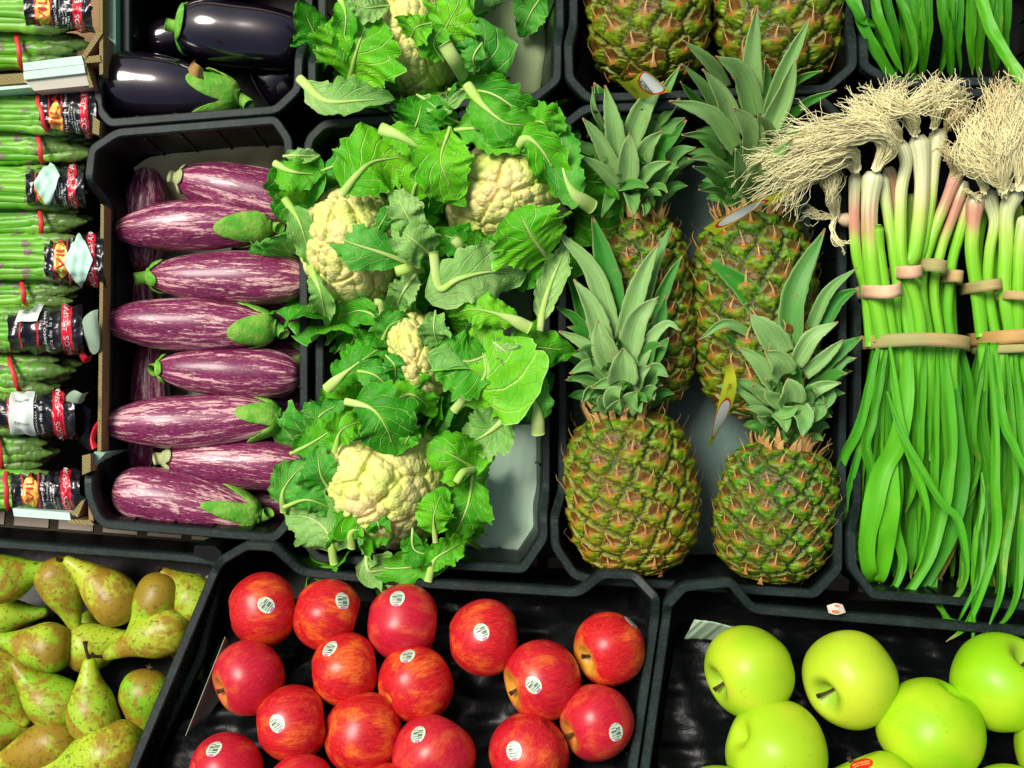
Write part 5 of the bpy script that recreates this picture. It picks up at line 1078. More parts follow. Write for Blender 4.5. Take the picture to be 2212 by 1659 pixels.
card("curled yellow tag with black lettering above the crown beside the cauliflowers",
     [(W3(CC1, 505, 560, .150), W3(CC1, 640, 690, .135)), (W3(CC1, 590, 560, .165), W3(CC1, 700, 680, .150)), (W3(CC1, 650, 520, .178), W3(CC1, 770, 660, .165)), (W3(CC1, 690, 490, .176), W3(CC1, 840, 640, .162)), (W3(CC1, 750, 520, .158), W3(CC1, 880, 640, .150))][::1],
     [("TROPICAL", .50, .5, .16, False), ("GOLD", .22, .45, .12, False)])
card("curled yellow tag half covered by garlic roots at a pineapple's neck",
     [(W3(CC1, 1800, 1290, .160), W3(CC1, 1830, 1300, .155)), (W3(CC1, 1560, 1350, .172), W3(CC1, 1590, 1400, .165)), (W3(CC1, 1400, 1420, .172), W3(CC1, 1490, 1430, .165)), (W3(CC1, 1260, 1490, .165), W3(CC1, 1330, 1530, .160)), (W3(CC1, 1100, 1578, .150), W3(CC1, 1185, 1618, .145))],
     [("PINEAPPLE", .40, .6, .07, True)])
card("narrow yellow tag with a white oval hanging against the dusty pineapple crown",
     [(W3(CC2, 1260, 1090, .175), W3(CC2, 1300, 1080, .165)), (W3(CC2, 1240, 1210, .175), W3(CC2, 1330, 1190, .168)), (W3(CC2, 1210, 1330, .172), W3(CC2, 1320, 1300, .163)), (W3(CC2, 1170, 1500, .165), W3(CC2, 1270, 1430, .156)), (W3(CC2, 1130, 1655, .155), W3(CC2, 1165, 1620, .148))],
     [("SWEET", .25, .5, .10, False), ("PRODUCE", .40, .4, .05, True)])
# ------------------------------------------------------------------ bunches of young garlic
def m_stalk():
    s = NT("garlic_stalk"); u, t, w = s.uv(); o = s.obj(); a = s.att("tone")      # tone: 0 bulb .. 1 green
    st = s.noise(s.node("CombineXYZ", 0, {0: s.math('MULTIPLY', t, 1.2), 1: s.math('MULTIPLY', w, 14), 2: s.math('MULTIPLY', s.rnd(), 9)}), 1, 3)
    aa = s.math('ADD', a, s.math('MULTIPLY', s.math('SUBTRACT', st, .5), .16))
    c = s.ramp(aa, [(0, (.78, .76, .50)), (.14, (.78, .80, .42)), (.26, (.50, .74, .12)), (.42, (.26, .66, .03)), (.8, (.13, .52, .02)), (1, (.08, .42, .02))])
    pk = s.math('MULTIPLY', s.math('MULTIPLY', s.step(aa, .06, .16), s.step(aa, .34, .22)), s.step(s.math('ADD', s.rnd(), s.math('MULTIPLY', st, .5)), .45, .8)); c = s.mix(s.math('MULTIPLY', pk, .8), c, (.68, .16, .20))
    c = s.mix(s.math('MULTIPLY', s.step(st, .45, .62), .30), c, (.10, .40, .015)); c = s.mix(s.math('MULTIPLY', s.step(st, .5, .3), .2), c, (.55, .74, .2))
    return s.fin(c, .34, .42, s.bump(st, .35, .0012), coat=.1)
def m_blade():
    s = NT("garlic_leaf_blade"); u, t, w = s.uv(); a = s.att("tone")
    st = s.noise(s.node("CombineXYZ", 0, {0: s.math('MULTIPLY', t, .8), 1: s.math('MULTIPLY', w, 20), 2: s.math('MULTIPLY', s.rnd(), 9)}), 1, 4, .7)
    c = s.mix(a, (.010, .16, .003), (.115, .56, .010)); c = s.mix(s.math('MULTIPLY', s.step(st, .45, .65), .45), c, (.22, .56, .035))
    n = s.noise(s.obj(), 14, 4, .7); c = s.mix(s.math('MULTIPLY', s.step(n, .55, .72), .6), c, (.36, .50, .05)); c = s.mix(s.math('MULTIPLY', s.step(s.rnd(), .5, 1.0), .4), c, (.03, .30, .02)); c = s.mix(s.step(s.math('ADD', t, s.math('MULTIPLY', n, .10)), 1.0, 1.05), c, (.5, .42, .18))
    bk = s.node("NewGeometry", "Backfacing"); c = s.mix(s.math('MULTIPLY', bk, .5), c, (.05, .30, .02))
    return s.fin(c, .38, .4, s.bump(st, .4, .0010), trans=.14)
GST, GBL = m_stalk(), m_blade()
ROOTM = m_simple("cream_root_hair", (.88, .82, .46), .7, .25, 0, var=.14)
ROOTD = m_simple("tan_root_hair", (.74, .62, .32), .7, .25, 0, var=.2)
def m_tie():
    s = NT("raffia_band"); u, t, w = s.uv(); o = s.obj(); f = s.noise(s.node("CombineXYZ", 0, {0: s.math('MULTIPLY', t, 3), 1: s.math('MULTIPLY', w, 30), 2: s.rnd()}), 1, 4, .7); n = s.noise(o, 18, 3)
    c = s.mix(s.step(n, .35, .65), (.30, .33, .10), (.56, .36, .14)); c = s.mix(s.math('MULTIPLY', s.step(f, .35, .7), .5), c, (.62, .50, .26)); return s.fin(c, .55, .3, s.bump(f, .5, .0012))
TIE = m_tie(); TIEP = m_simple("pink_beige_rubber_band", (.72, .46, .28), .5, .35, .1)
def stalk(root, cr, path, r_px, z, tones=(0, .1, .35, .6), seed=0, bulb=1.35, name='stalk'):
    k = len(path); zz = np.linspace(z, z - .024, k); c = catmull([P(*cr(x, y), zz[i]) for i, (x, y) in enumerate(path)], 34); s = (cr(100, 0)[0] - cr(0, 0)[0]) / 100
    t = np.linspace(0, 1, 34); r = RM(r_px * s, z) * (1 + (bulb - 1) * np.exp(-((t - .03) / .10) ** 2)) * (1 - .06 * t) * np.interp(t, [0, .02, .05], [.6, .95, 1]) * (1 + .03 * snoise(t * 9, seed))
    V, F, u = tubeV(c, r, 14, .85); tt = np.repeat(np.interp(t, np.linspace(0, 1, len(tones)), tones), 14)
    return mk(name, V, F, GST, root, u, {'tone': tt})
def ribbon(root, q, hw, tone, seed=0, n=46, fold=.42, twist=0.0, name='leaf', mat=None, taper=True):
    """flat strap leaf along world points q, hw in metres"""
    hw = hw * .76; m = 7; c = catmull(q, n); t = np.linspace(0, 1, n); T_ = nrm(np.gradient(c, axis=0)); r = np.random.RandomState(seed)
    S = nrm(np.cross(T_, (0, 0, 1)) + 1e-5); 
    for i in range(1, n):                                       # keep the strap from flipping where it folds back
        p = S[i - 1] - T_[i] * (S[i - 1] @ T_[i]); S[i] = nrm(.55 * nrm(p) + .45 * S[i] * (1 if S[i] @ p > 0 else -1))
    N = np.cross(S, T_); ra = twist * (t - .3) + .25 * snoise(t * 4, seed); S2 = S * np.cos(ra)[:, None] + N * np.sin(ra)[:, None]; N2 = np.cross(S2, T_)
    w = hw * (np.interp(t, [0, .16, .6, .9, 1], [.30, .8, 1, .6, .06]) if taper else 1) * (1 + .05 * snoise(t * 7, seed + 1)); s = np.linspace(-1, 1, m); V = np.zeros((n, m, 3))
    for j, sj in enumerate(s): V[:, j] = c + S2 * (sj * w)[:, None] + N2 * (fold * abs(sj) * w + .0005 * np.sin(t * 20 + 3 * sj + seed))[:, None]
    uv = np.stack([np.repeat(t, m), np.tile(s * .5 + .5, n)], 1)
    return mk(name, V.reshape(-1, 3), gridR(n, m), mat or GBL, root, uv, {'tone': np.full(n * m, float(tone))})
def roots(root, cr, start, mids, ends, n, z, zs=.02, spread=(60, 160), seed=0, mat=None, rad=.00042, wig=14, name='roots'):
    """a tuft of root hairs: from the bulb's base through mids to ends"""
    r = np.random.RandomState(seed); mb = MB()
    for i in range(int(n * 2.7)):
        k = len(mids); a = r.rand(); p = [np.array(start) + r.randn(2) * 14]
        for j, mm in enumerate(mids): p.append(np.array(mm) + r.randn(2) * spread[0] * (j + 1) / k)
        e0, e1 = np.array(ends[0]), np.array(ends[1]); p.append(e0 + (e1 - e0) * r.rand() + r.randn(2) * spread[1] * .5)
        cut = .6 + .4 * r.rand(); f = np.linspace(0, 1, len(p)); zz = z + zs * np.sin(f * 2.6) * (.4 + .9 * r.rand()) - .01 * f * r.rand()
        c = catmull([P(*cr(x, y), zz[q]) for q, (x, y) in enumerate(p)], 26)[: max(8, int(26 * cut))]; t = np.linspace(0, 1, len(c)); w = .00036 * wig / 14 * 6
        c[:, 0] += w * snoise(t * wig, seed * 99 + i) * t; c[:, 1] += w * snoise(t * wig + 5, seed * 77 + i) * t; c[:, 2] += w * .6 * snoise(t * wig + 9, i) * t
        rr = rad * (1.25 - .65 * t) * (.8 + .5 * r.rand()); V, F, u = tubeV(c, rr, 4); mb.add(V, F, u)
    return mb.build(name, mat or ROOTM, root)
def band(root, a, b, hw, z0, bulge, mat=TIE, name='tie', n=24, sag=0):
    """a flat band going over a bunch from plan point a to b"""
    t = np.linspace(0, 1, n); A_, B_ = P(*a, z0), P(*b, z0); L = nrm((B_ - A_) * (1, 1, 0)); pr = np.array((-L[1], L[0], 0)); V = []
    an = np.linspace(-.15, np.pi + .15, n)
    for k, s in enumerate((-1, -.4, .4, 1)):
        c = (A_ + B_) / 2 + np.outer(-np.cos(an), (B_ - A_) / 2); sa = np.sin(an); c[:, 2] = z0 + bulge * np.sign(sa) * np.abs(sa) ** .6 * (1 if abs(s) < 1 else .985); c = c + pr * (s * hw) + pr * (sag * np.sin(an) ** 2)[:, None]; V.append(c)
    V = np.stack(V, 1); uv = np.stack([np.repeat(t, 4), np.tile([0, .3, .7, 1], n)], 1); o = mk(name, V.reshape(-1, 3), gridF(n, 4), mat, root, uv)
    sm = o.modifiers.new("thickness", 'SOLIDIFY'); sm.thickness = .0007; return o
def FH(p): return tuple(CF(*p))
c = P(1965, 760, .02); b1 = thing('garlic_bunch', "full bunch of young garlic with roots sweeping over the pineapple crown", 'garlic bunch', (c[0], c[1], .02), "bunches of young garlic")
Gt = lambda x, y: (x, y)          # plan pixels directly
def C2(lst): return [CF(*p) if len(p) == 2 else CGG(p[0], p[1]) for p in lst]
def sk(root, lst, r, z, tones, seed, bulb=1.35): return stalk(root, Gt, C2(lst), r * .27345, z, tones, seed, bulb)
g_ = 'g'
hid = [([(1000, 1300), (1010, 200, g_), (1010, 500, g_), (1100, 830, g_)], 45), ([(1180, 1150), (1200, 200, g_), (1190, 500, g_), (1240, 830, g_)], 45), ([(1330, 1150), (1300, 200, g_), (1320, 500, g_), (1350, 830, g_)], 45), ([(1480, 1150), (1420, 200, g_), (1440, 500, g_), (1480, 830, g_)], 42),
       ([(1600, 1400), (1520, 100, g_), (1560, 500, g_), (1580, 830, g_)], 42), ([(1700, 1400), (1650, 100, g_), (1640, 500, g_), (1660, 830, g_)], 38)]
for i, (p, r) in enumerate(hid): sk(b1, p, r, .10, (.3, .5, .7, .9), 30 + i)
sk(b1, [(1780, 1180), (1700, 1480), (1640, 200, g_), (1610, 560, g_), (1640, 840, g_)], 42, .118, (.1, .5, .8, .9), 1)
sk(b1, [(1740, 1050), (1640, 1350), (1560, 60, g_), (1500, 400, g_), (1560, 840, g_)], 42, .125, (.05, .3, .5, .8), 2)
sk(b1, [(1720, 900), (1600, 1200), (1470, 20, g_), (1400, 350, g_), (1470, 840, g_)], 46, .132, (.05, .25, .45, .6, .8), 3)
sk(b1, [(1550, 640), (1500, 860), (1470, 1180), (1400, 1600), (1330, 260, g_), (1400, 840, g_)], 52, .135, (0, .12, .35, .55, .65, .8), 4, 1.5)
sk(b1, [(1370, 690), (1400, 900), (1400, 1200), (1340, 1640), (1250, 240, g_), (1330, 840, g_)], 62, .142, (0, .08, .3, .55, .65, .8), 5, 1.35)
sk(b1, [(1230, 730), (1280, 900), (1240, 1150), (1240, 1640), (1290, 280, g_), (1380, 560, g_), (1410, 840, g_)], 50, .145, (0, .12, .28, .5, .6, .75), 6, 1.1)
sk(b1, [(1140, 940), (1170, 1150), (1190, 1500), (1200, 270, g_), (1290, 600, g_), (1300, 840, g_)], 44, .130, (.1, .2, .4, .6, .8), 7)
sk(b1, [(860, 1420), (960, 1480), (960, 300, g_), (1000, 600, g_), (1060, 840, g_)], 46, .118, (.1, .3, .6, .8), 8)
sk(b1, [(1080, 1000), (1130, 1280), (1180, 1640), (1210, 380, g_), (1200, 600, g_), (1220, 840, g_)], 42, .140, (.05, .25, .45, .6, .75), 9)
sk(b1, [(880, 980), (870, 1300), (890, 1640), (960, 400, g_), (1000, 840, g_)], 46, .140, (.02, .16, .45, .55, .7), 10, 1.15)
sk(b1, [(1020, 975), (990, 1280), (1000, 1640), (1030, 400, g_), (1110, 840, g_)], 68, .150, (.02, .14, .42, .55, .7), 11, 1.25)
sk(b1, [(1060, 1400), (1070, 60, g_), (1120, 400, g_), (1190, 840, g_)], 42, .148, (.4, .5, .6, .7), 12, 1.0)
c = P(790, 1, .1)
V, F, u = tubeV(catmull([P(*CF(730, 1330), .125), P(*CF(780, 1350), .13), P(*CF(850, 1370), .12)], 8), [.002, .004, .0055, .0065, .007, .007, .007, .006], 12); mk('bulb', V, F, m_simple("brownish_pink_bulb", (.60, .46, .28), .6, .3, .3), b1)
def tie(root, a, b, w, z, bul, mat, sag=0): band(root, CGG(*a), CGG(*b), RM(w * .27345, .14), z, bul, mat, sag=sag)
tie(b1, (1545, 295), (1690, 310), 50, .098, .026, TIE); tie(b1, (1350, 210), (1562, 240), 52, .108, .030, TIE); tie(b1, (1140, 270), (1360, 255), 50, .112, .036, TIEP, -.002); tie(b1, (900, 420), (1190, 385), 52, .112, .044, TIEP, -.004)
band(b1, CGG(925, 815), CGG(1725, 835), RM(54 * .27345, .14), .095, .056, TIE, sag=.003)
# the root mats
roots(b1, CF, (1500, 620), [(1530, 450), (1650, 350)], [(1500, 200), (1780, 420)], 46, .150, .022, (60, 150), 1)
roots(b1, CF, (1350, 670), [(1320, 520), (1150, 420)], [(830, 330), (1400, 230)], 90, .152, .026, (50, 150), 2)
roots(b1, CF, (1230, 720), [(1150, 600), (950, 520)], [(720, 480), (900, 360)], 50, .152, .024, (60, 130), 3)
roots(b1, CF, (1340, 660), [(1300, 480), (1500, 380)], [(1350, 220), (1720, 280)], 60, .150, .026, (60, 130), 4)
roots(b1, CF, (1060, 940), [(1180, 760), (980, 620), (650, 660)], [(40, 860), (480, 400)], 76, .158, .030, (60, 190), 5)
roots(b1, CF, (1040, 945), [(1080, 720), (800, 700), (420, 800)], [(-20, 1040), (240, 640)], 84, .160, .030, (50, 190), 6)
roots(b1, CF, (890, 950), [(860, 820), (650, 840), (380, 960)], [(-80, 1280), (260, 860)], 70, .158, .028, (50, 180), 7)
roots(b1, CF, (870, 960), [(790, 900), (560, 980), (380, 1120)], [(100, 1300), (420, 1340)], 40, .155, .024, (50, 120), 8)
roots(b1, CF, (900, 950), [(700, 860), (300, 860), (60, 900)], [(-180, 860), (-150, 1180)], 12, .158, .020, (50, 90), 9)
roots(b1, CF, (725, 1320), [(700, 1180), (690, 1050)], [(620, 900), (760, 960)], 60, .135, .024, (40, 60), 10)
roots(b1, CF, (720, 1330), [(620, 1330), (520, 1300)], [(400, 1380), (560, 1230)], 10, .13, .014, (30, 80), 11)
roots(b1, CF, (725, 1350), [(700, 1430), (760, 1540)], [(790, 1750), (980, 1400)], 5, .13, .010, (20, 60), 12, rad=.0007, wig=8)
roots(b1, CF, (1670, 1000), [(1640, 900), (1620, 830)], [(1500, 760), (1680, 760)], 34, .135, .016, (30, 60), 13, ROOTD)
roots(b1, CF, (1600, 640), [(1650, 560), (1700, 480)], [(1560, 380), (1820, 480)], 50, .140, .022, (50, 100), 14, ROOTD)
# leaves below the broad tie
def LV(root, cr, lst, hw, z, tone, seed, **k):
    s = (cr(100, 0)[0] - cr(0, 0)[0]) / 100; zz = np.interp(np.linspace(0, 1, len(lst)), np.linspace(0, 1, len(z)), z); ribbon(root, [P(*cr(x, y), zz[i]) for i, (x, y) in enumerate(lst)], RM(hw * s, .13), tone, seed, **k)
rs = np.random.RandomState(5)
for i in range(48):       # the inner mass
    x0 = 1885 + 185 * (i % 16) / 15 + rs.randn() * 4; x1 = 1868 + 215 * (i % 16) / 15 + rs.randn() * 14; ye = 1190 + rs.rand() * 90; d = (.045, .07, .09)[min(i // 16, 2)]
    ribbon(b1, [P(x0, 740, d + .03), P(x0 * .6 + x1 * .4 + rs.randn() * 8, 880, d + .02), P(x1 + rs.randn() * 10, 1050, d), P(x1 + rs.randn() * 12, ye, d - .01)], RM(15 + 7 * rs.rand(), .1), .1 + .5 * rs.rand(), i, twist=rs.randn() * .8)
for i in range(12):
    x0 = 1900 + 165 * i / 11; s2 = 'stem'
    V, F, u = tubeV(catmull([P(x0, 735, .125), P(x0 + rs.randn() * 5, 800, .120), P(x0 + (x0 - 1980) * .15, 940 + 60 * rs.rand(), .100)], 16), np.linspace(.0065, .0012, 16), 10, .8); mk('stalk', V, F, GST, b1, u, {'tone': np.repeat(np.linspace(.75, .95, 16), 10)})
LV(b1, CH, [(700, -640), (560, -60), (430, 200), (350, 480), (330, 740), (400, 870), (500, 860), (560, 780)], 56, (.13, .12, .10, .10, .11, .10, .08), .7, 51, twist=.7)
LV(b1, CH, [(720, -350), (600, 0), (520, 260), (460, 480), (450, 700), (520, 800), (560, 740)], 38, (.12, .11, .10, .10, .09), .4, 52)
LV(b1, CH, [(760, -640), (650, -100), (600, 100), (640, 300), (610, 560), (590, 800)], 55, (.13, .12, .10), .35, 53)
LV(b1, CH, [(1130, -640), (1120, -100), (1110, 400), (1080, 700), (1050, 1000)], 42, (.13, .12, .11, .08), .5, 54)
LV(b1, CH, [(1210, -640), (1280, -50), (1320, 300), (1250, 700), (1150, 950), (1000, 1190), (900, 1210)], 75, (.12, .11, .09), .3, 55)
LV(b1, CH, [(1180, -640), (1230, 0), (1200, 400), (1130, 700), (1060, 950), (900, 1190), (770, 1190), (700, 1120)], 72, (.13, .125, .12, .12, .11, .10), .7, 56)
LV(b1, CH, [(820, -640), (820, 0), (840, 400), (820, 700), (880, 950), (810, 1150), (700, 1190), (620, 1090)], 56, (.13, .12, .11, .11, .09), .45, 57)
LV(b1, CH, [(930, -640), (860, 0), (720, 300), (650, 600), (610, 850), (640, 1060), (710, 1100)], 105, (.135, .135, .135, .13, .12, .09), .85, 58, fold=.12)
LV(b1, CH, [(840, -100), (790, 200), (790, 500), (760, 800), (700, 1100), (640, 1000)], 95, (.13, .132, .13, .11, .08), .95, 59, fold=.12)
LV(b1, CH, [(780, -640), (860, -60), (960, 250), (1050, 600), (1010, 920), (960, 1050)], 46, (.14, .14, .135, .12), .8, 60, twist=.6)
LV(b1, CH, [(760, -300), (870, 10), (1030, 300), (1160, 520), (1280, 640), (1330, 860), (1340, 1080), (1250, 1235), (1080, 1230), (980, 1190)], 40, (.14, .145, .145, .14, .13, .10), .8, 61, twist=.5)
LV(b1, CH, [(1040, -640), (1000, 0), (980, 300), (900, 600)], 50, (.13, .12, .10), .5, 62)
LV(b1, CH, [(1300, -640), (1400, -100), (1440, 200), (1380, 500), (1300, 620)], 34, (.11, .10, .09), .35, 63)
LV(b1, CH, [(1290, 700), (1250, 860), (1180, 1020), (1120, 1120)], 26, (.09, .08), .2, 64, mat=m_simple("withered_leaf", (.26, .20, .05), .7, .3, .3))
LV(b1, CH, [(1120, 900), (1110, 1180), (1160, 1320), (1230, 1400), (1370, 1410)], 42, (.09, .10, .13, .15, .16), .4, 65)
LV(b1, CH, [(1330, 800), (1300, 1150), (1230, 1210), (1100, 1190)], 36, (.09, .09, .09), .3, 66)
LV(b1, CH, [(700, 700), (600, 850), (530, 900), (560, 960)], 30, (.12, .11), .6, 67)
c = P(2160, 760, .02); b2 = thing('garlic_bunch', "second bunch of young garlic cut off by the photo's side edge", 'garlic bunch', (c[0], c[1], .02), "bunches of young garlic")
for i, (x0, xm, xt, r) in enumerate(((2122, 2110, 2122, 46), (2160, 2150, 2152, 44), (2195, 2190, 2192, 44), (2235, 2225, 2225, 44), (2262, 2262, 2262, 44))):
    stalk(b2, Gt, [(x0, 440), (xm, 560), (xt, 700), (xt + 4, 760)], r * .27345, .10, (.3, .5, .7, .9), 70 + i)
sk(b2, [(1830, 1160), (1810, 1400), (1800, 100, g_), (1840, 400, g_), (1880, 760, g_)], 56, .130, (.08, .3, .5, .6, .75), 21)
sk(b2, [(1910, 1130), (1980, 1350), (1940, 100, g_), (1930, 400, g_), (1990, 760, g_)], 46, .128, (.05, .2, .4, .6, .75), 22, 1.7)
sk(b2, [(2160, 1120), (2080, 1280), (2070, 60, g_), (2060, 400, g_), (2110, 760, g_)], 58, .138, (.05, .22, .42, .55, .75), 23)
sk(b2, [(2240, 1330), (2190, 1500), (2170, 300, g_), (2170, 760, g_)], 52, .140, (.1, .35, .5, .7), 24)
sk(b2, [(2300, 1200), (2290, 100, g_), (2280, 700, g_)], 56, .132, (.1, .4, .7), 25)
tie(b2, (1730, 390), (1980, 360), 44, .100, .036, TIE); tie(b2, (1970, 445), (2320, 450), 36, .104, .040, TIE, -.002)
band(b2, CGG(1805, 790), CGG(2560, 775), RM(56 * .27345, .14), .090, .052, m_simple("orange_tan_raffia", (.50, .30, .10), .55, .3, .4), sag=.002); band(b2, CGG(1815, 875), CGG(2560, 868), RM(34 * .27345, .14), .090, .054, TIE, sag=.001)
roots(b2, CF, (2050, 1150), [(1950, 900), (1850, 700)], [(1700, 480), (2100, 480)], 110, .148, .022, (60, 160), 31)
roots(b2, CF, (2050, 1120), [(2050, 850), (2050, 600)], [(1850, 320), (2240, 330)], 120, .155, .024, (80, 170), 32)
roots(b2, CF, (2180, 1100), [(2180, 800), (2180, 560)], [(2000, 300), (2400, 300)], 120, .155, .024, (80, 170), 33)
roots(b2, CF, (1900, 1120), [(1850, 980), (1780, 850)], [(1700, 640), (1900, 560)], 60, .145, .020, (50, 120), 34)
roots(b2, CF, (2120, 1100), [(1950, 1000), (1820, 900)], [(1680, 560), (1760, 960)], 50, .150, .020, (50, 130), 35)
roots(b2, CF, (2260, 1000), [(2150, 700), (2050, 420)], [(1880, 240), (2300, 230)], 70, .150, .024, (80, 130), 36, ROOTD)
roots(b2, CF, (1860, 1180), [(1800, 1150), (1760, 1130)], [(1740, 1060), (1790, 1210)], 10, .14, .006, (12, 30), 37)
for i in range(44):
    x0 = 2115 + 150 * (i % 15) / 14; x1 = 2095 + 190 * (i % 15) / 14 + rs.randn() * 12; d = (.045, .07, .09)[min(i // 16, 2)]
    ribbon(b2, [P(x0, 745, d + .035), P(x0 * .6 + x1 * .4 + rs.randn() * 8, 880, d + .025), P(x1 + rs.randn() * 10, 1060, d + .01), P(x1 + rs.randn() * 14, 1200 + 110 * rs.rand(), d)], RM(15 + 7 * rs.rand(), .1), .1 + .5 * rs.rand(), 200 + i, twist=rs.randn() * .8)
for i in range(6):
    x0 = 2125 + 110 * i / 5
    V, F, u = tubeV(catmull([P(x0, 740, .125), P(x0 + rs.randn() * 5, 810, .120), P(x0 + rs.randn() * 10, 960 + 40 * rs.rand(), .098)], 16), np.linspace(.0065, .0012, 16), 10, .8); mk('stalk', V, F, GST, b2, u, {'tone': np.repeat(np.linspace(.75, .95, 16), 10)})
LV(b2, CH, [(1500, -640), (1420, -200), (1400, 60), (1440, 250), (1360, 520)], 34, (.13, .12, .10), .3, 81)
LV(b2, CH, [(1520, -640), (1560, 0), (1560, 400), (1570, 700), (1530, 950), (1450, 1200), (1340, 1440), (1200, 1555)], 50, (.14, .14, .14, .135, .14, .16, .175), .6, 82)
LV(b2, CH, [(1560, -640), (1620, -100), (1700, 100), (1790, 320), (1850, 500)], 44, (.15, .15, .15), .75, 83)
LV(b2, CH, [(1640, -640), (1700, 200), (1690, 500), (1630, 900), (1600, 1200), (1500, 1480)], 46, (.13, .13, .13, .14, .15, .17), .4, 84)
LV(b2, CH, [(1700, -640), (1780, 300), (1750, 900), (1720, 1200), (1640, 1380), (1540, 1450)], 50, (.13, .13, .13, .14, .15, .165), .45, 85)
LV(b2, CH, [(1460, 300), (1470, 500), (1420, 750), (1400, 1000), (1390, 1190)], 30, (.13, .14, .14, .13), .55, 86)
LV(b2, CH, [(1480, 600), (1450, 900), (1410, 1250), (1400, 1400), (1390, 1580)], 36, (.11, .12, .14, .16, .17), .3, 87)
LV(b2, CH, [(1500, 400), (1480, 800), (1440, 1100), (1320, 1330), (1290, 1410)], 30, (.12, .13, .14, .16), .4, 88)
LV(b2, CH, [(1900, 500), (1850, 900), (1790, 1200), (1770, 1300), (1900, 1340)], 44, (.12, .12, .12, .13), .3, 89)
LV(b2, CH, [(1560, 500), (1600, 800), (1600, 1100), (1560, 1250)], 60, (.115, .115, .10), .3, 90)
# hanging leaves in the crate above
c = P(2020, 20, .05); b3 = thing('leek_bunch', "dark green strap leaves hanging in the crate beyond the garlic roots", 'leek bunch', (c[0], c[1], .02))
for i in range(16):
    x0 = 1880 + 20 * i + rs.randn() * 4; x1 = 1900 + 18 * i + rs.randn() * 12
    ribbon(b3, [P(x0, -110, .10), P((x0 + x1) / 2, 0, .10), P(x1, 90, .085), P(x1 + rs.randn() * 6, 160 + 15 * rs.rand(), .06)], RM(14 + 5 * rs.rand(), .1), .05 + .35 * rs.rand(), 300 + i, twist=rs.randn() * .6)
ribbon(b3, [P(1838, -80, .12), P(1852, 20, .125), P(1880, 90, .12), P(1935, 172, .10), P(1990, 160, .09)], RM(17, .1), .55, 331); ribbon(b3, [P(1870, -80, .12), P(1895, 30, .12), P(1925, 110, .11), P(1950, 160, .10)], RM(15, .1), .45, 332)
ribbon(b3, [P(2100, -80, .13), P(2130, 40, .135), P(2170, 120, .14), P(2225, 200, .15)], RM(18, .1), .75, 333, taper=False); ribbon(b3, [P(1905, -80, .12), P(1960, 40, .12), P(1975, 120, .11), P(1960, 165, .10)], RM(13, .1), .35, 334)
ribbon(b3, [P(1812, -60, .13), P(1835, 0, .135), P(1860, 40, .13), P(1900, 60, .11)], RM(13, .1), .6, 335)
# ------------------------------------------------------------------ asparagus bunches in their cardboard boxes
def m_spear():
    s = NT("green_asparagus_spear"); o = s.obj(); a = s.att("tone"); n = s.noise(o, 60, 3)
    c = s.mix(s.step(s.noise(o, 14, 2), .35, .65), (.10, .40, .012), (.22, .54, .05)); c = s.mix(s.math('MULTIPLY', s.step(n, .4, .7), .25), c, (.07, .30, .02))
    c = s.mix(s.step(a, .15, .7), c, s.mix(n, (.10, .10, .05), (.30, .24, .19))); t = s.att("tip"); c = s.mix(s.math('MULTIPLY', s.step(t, 0, .6), .85), c, s.mix(n, (.03, .10, .012), (.15, .22, .06)))
    return s.fin(c, .42, .4, s.bump(n, .3, .0008), coat=.05)
SPR = m_spear(); RUB = m_simple("red_rubber_band", (.72, .045, .05), .45, .4, .1)
def spear(root, x0, x1, y0, y1, r, z0, z1, seed, tip=True, name='spear'):
    """one spear from plan (x0, y0) to its tip (x1, y1)"""
    rs = np.random.RandomState(seed); n = 70; m = 12; q = [P(x0 - 50, y0, z0), P(x0, y0, z0), P(x0 * .66 + x1 * .34, y0 * .66 + y1 * .34 + rs.randn() * 2.0, z0 * .6 + z1 * .4), P(x0 * .33 + x1 * .67, y0 * .3 + y1 * .7 + rs.randn() * 2.0, z0 * .3 + z1 * .7), P(x1, y1, z1)]
    c = catmull(q, n); t = np.linspace(0, 1, n); L = np.linalg.norm(c[-1] - c[0]); R = RM(r, z0); end = .050 / L if tip else 0
    d = (1 - t) * L; rad = R * np.where(d > .05, 1, 1.0 + .22 * np.sin(np.clip(d / .05, 0, 1) * np.pi)) * np.clip(d / .016, 0, 1) ** .55 if tip else np.full(n, R)
    V, F, u = tubeV(c, np.maximum(rad, .0002), m); V = V.reshape(n, m, 3); tone = np.zeros((n, m)); tp = np.repeat((np.clip(1 - d / .045, 0, 1) if tip else np.zeros(n))[:, None], m, 1); th = np.arange(m) / m * 2 * np.pi; cen = c[:, None, :]
    pos = list(np.arange(.012, L, .026) + rs.rand(len(np.arange(.012, L, .026))) * .012); k = 0
    bump = np.zeros((n, m)); x = t * L
    for p in pos:
        if tip and L - p < .045: continue
        f = rs.rand() * 6.28; dth = np.abs((th[None] - f + np.pi) % (2 * np.pi) - np.pi); dx = x[:, None] - p; w = np.where((dx > -.001) & (dx < .011), 1.0 - dx / .011, 0) * 1.1; g = (dth < w); tone = np.maximum(tone, g * np.clip(1.2 - dx / .014, 0, 1)); bump += g * .0005
    if tip:
        for p in np.arange(L - .048, L - .002, .0036):
            f = k * 2.4; k += 1; dth = np.abs((th[None] - f + np.pi) % (2 * np.pi) - np.pi); dx = x[:, None] - p; w = np.where((dx > 0) & (dx < .011), (1.0 - dx / .011) * 1.3, 0); g = (dth < w); bump = np.maximum(bump, g * (.0004 + .0014 * np.clip(dx / .011, 0, 1))); tone = np.maximum(tone, g * np.clip(dx / .009, 0, 1) * .8)
    V = V + nrm(V - cen) * bump[..., None]
    return mk(name, V.reshape(-1, 3), F, SPR, root, u, {'tone': tone.ravel(), 'tip': tp.ravel()})
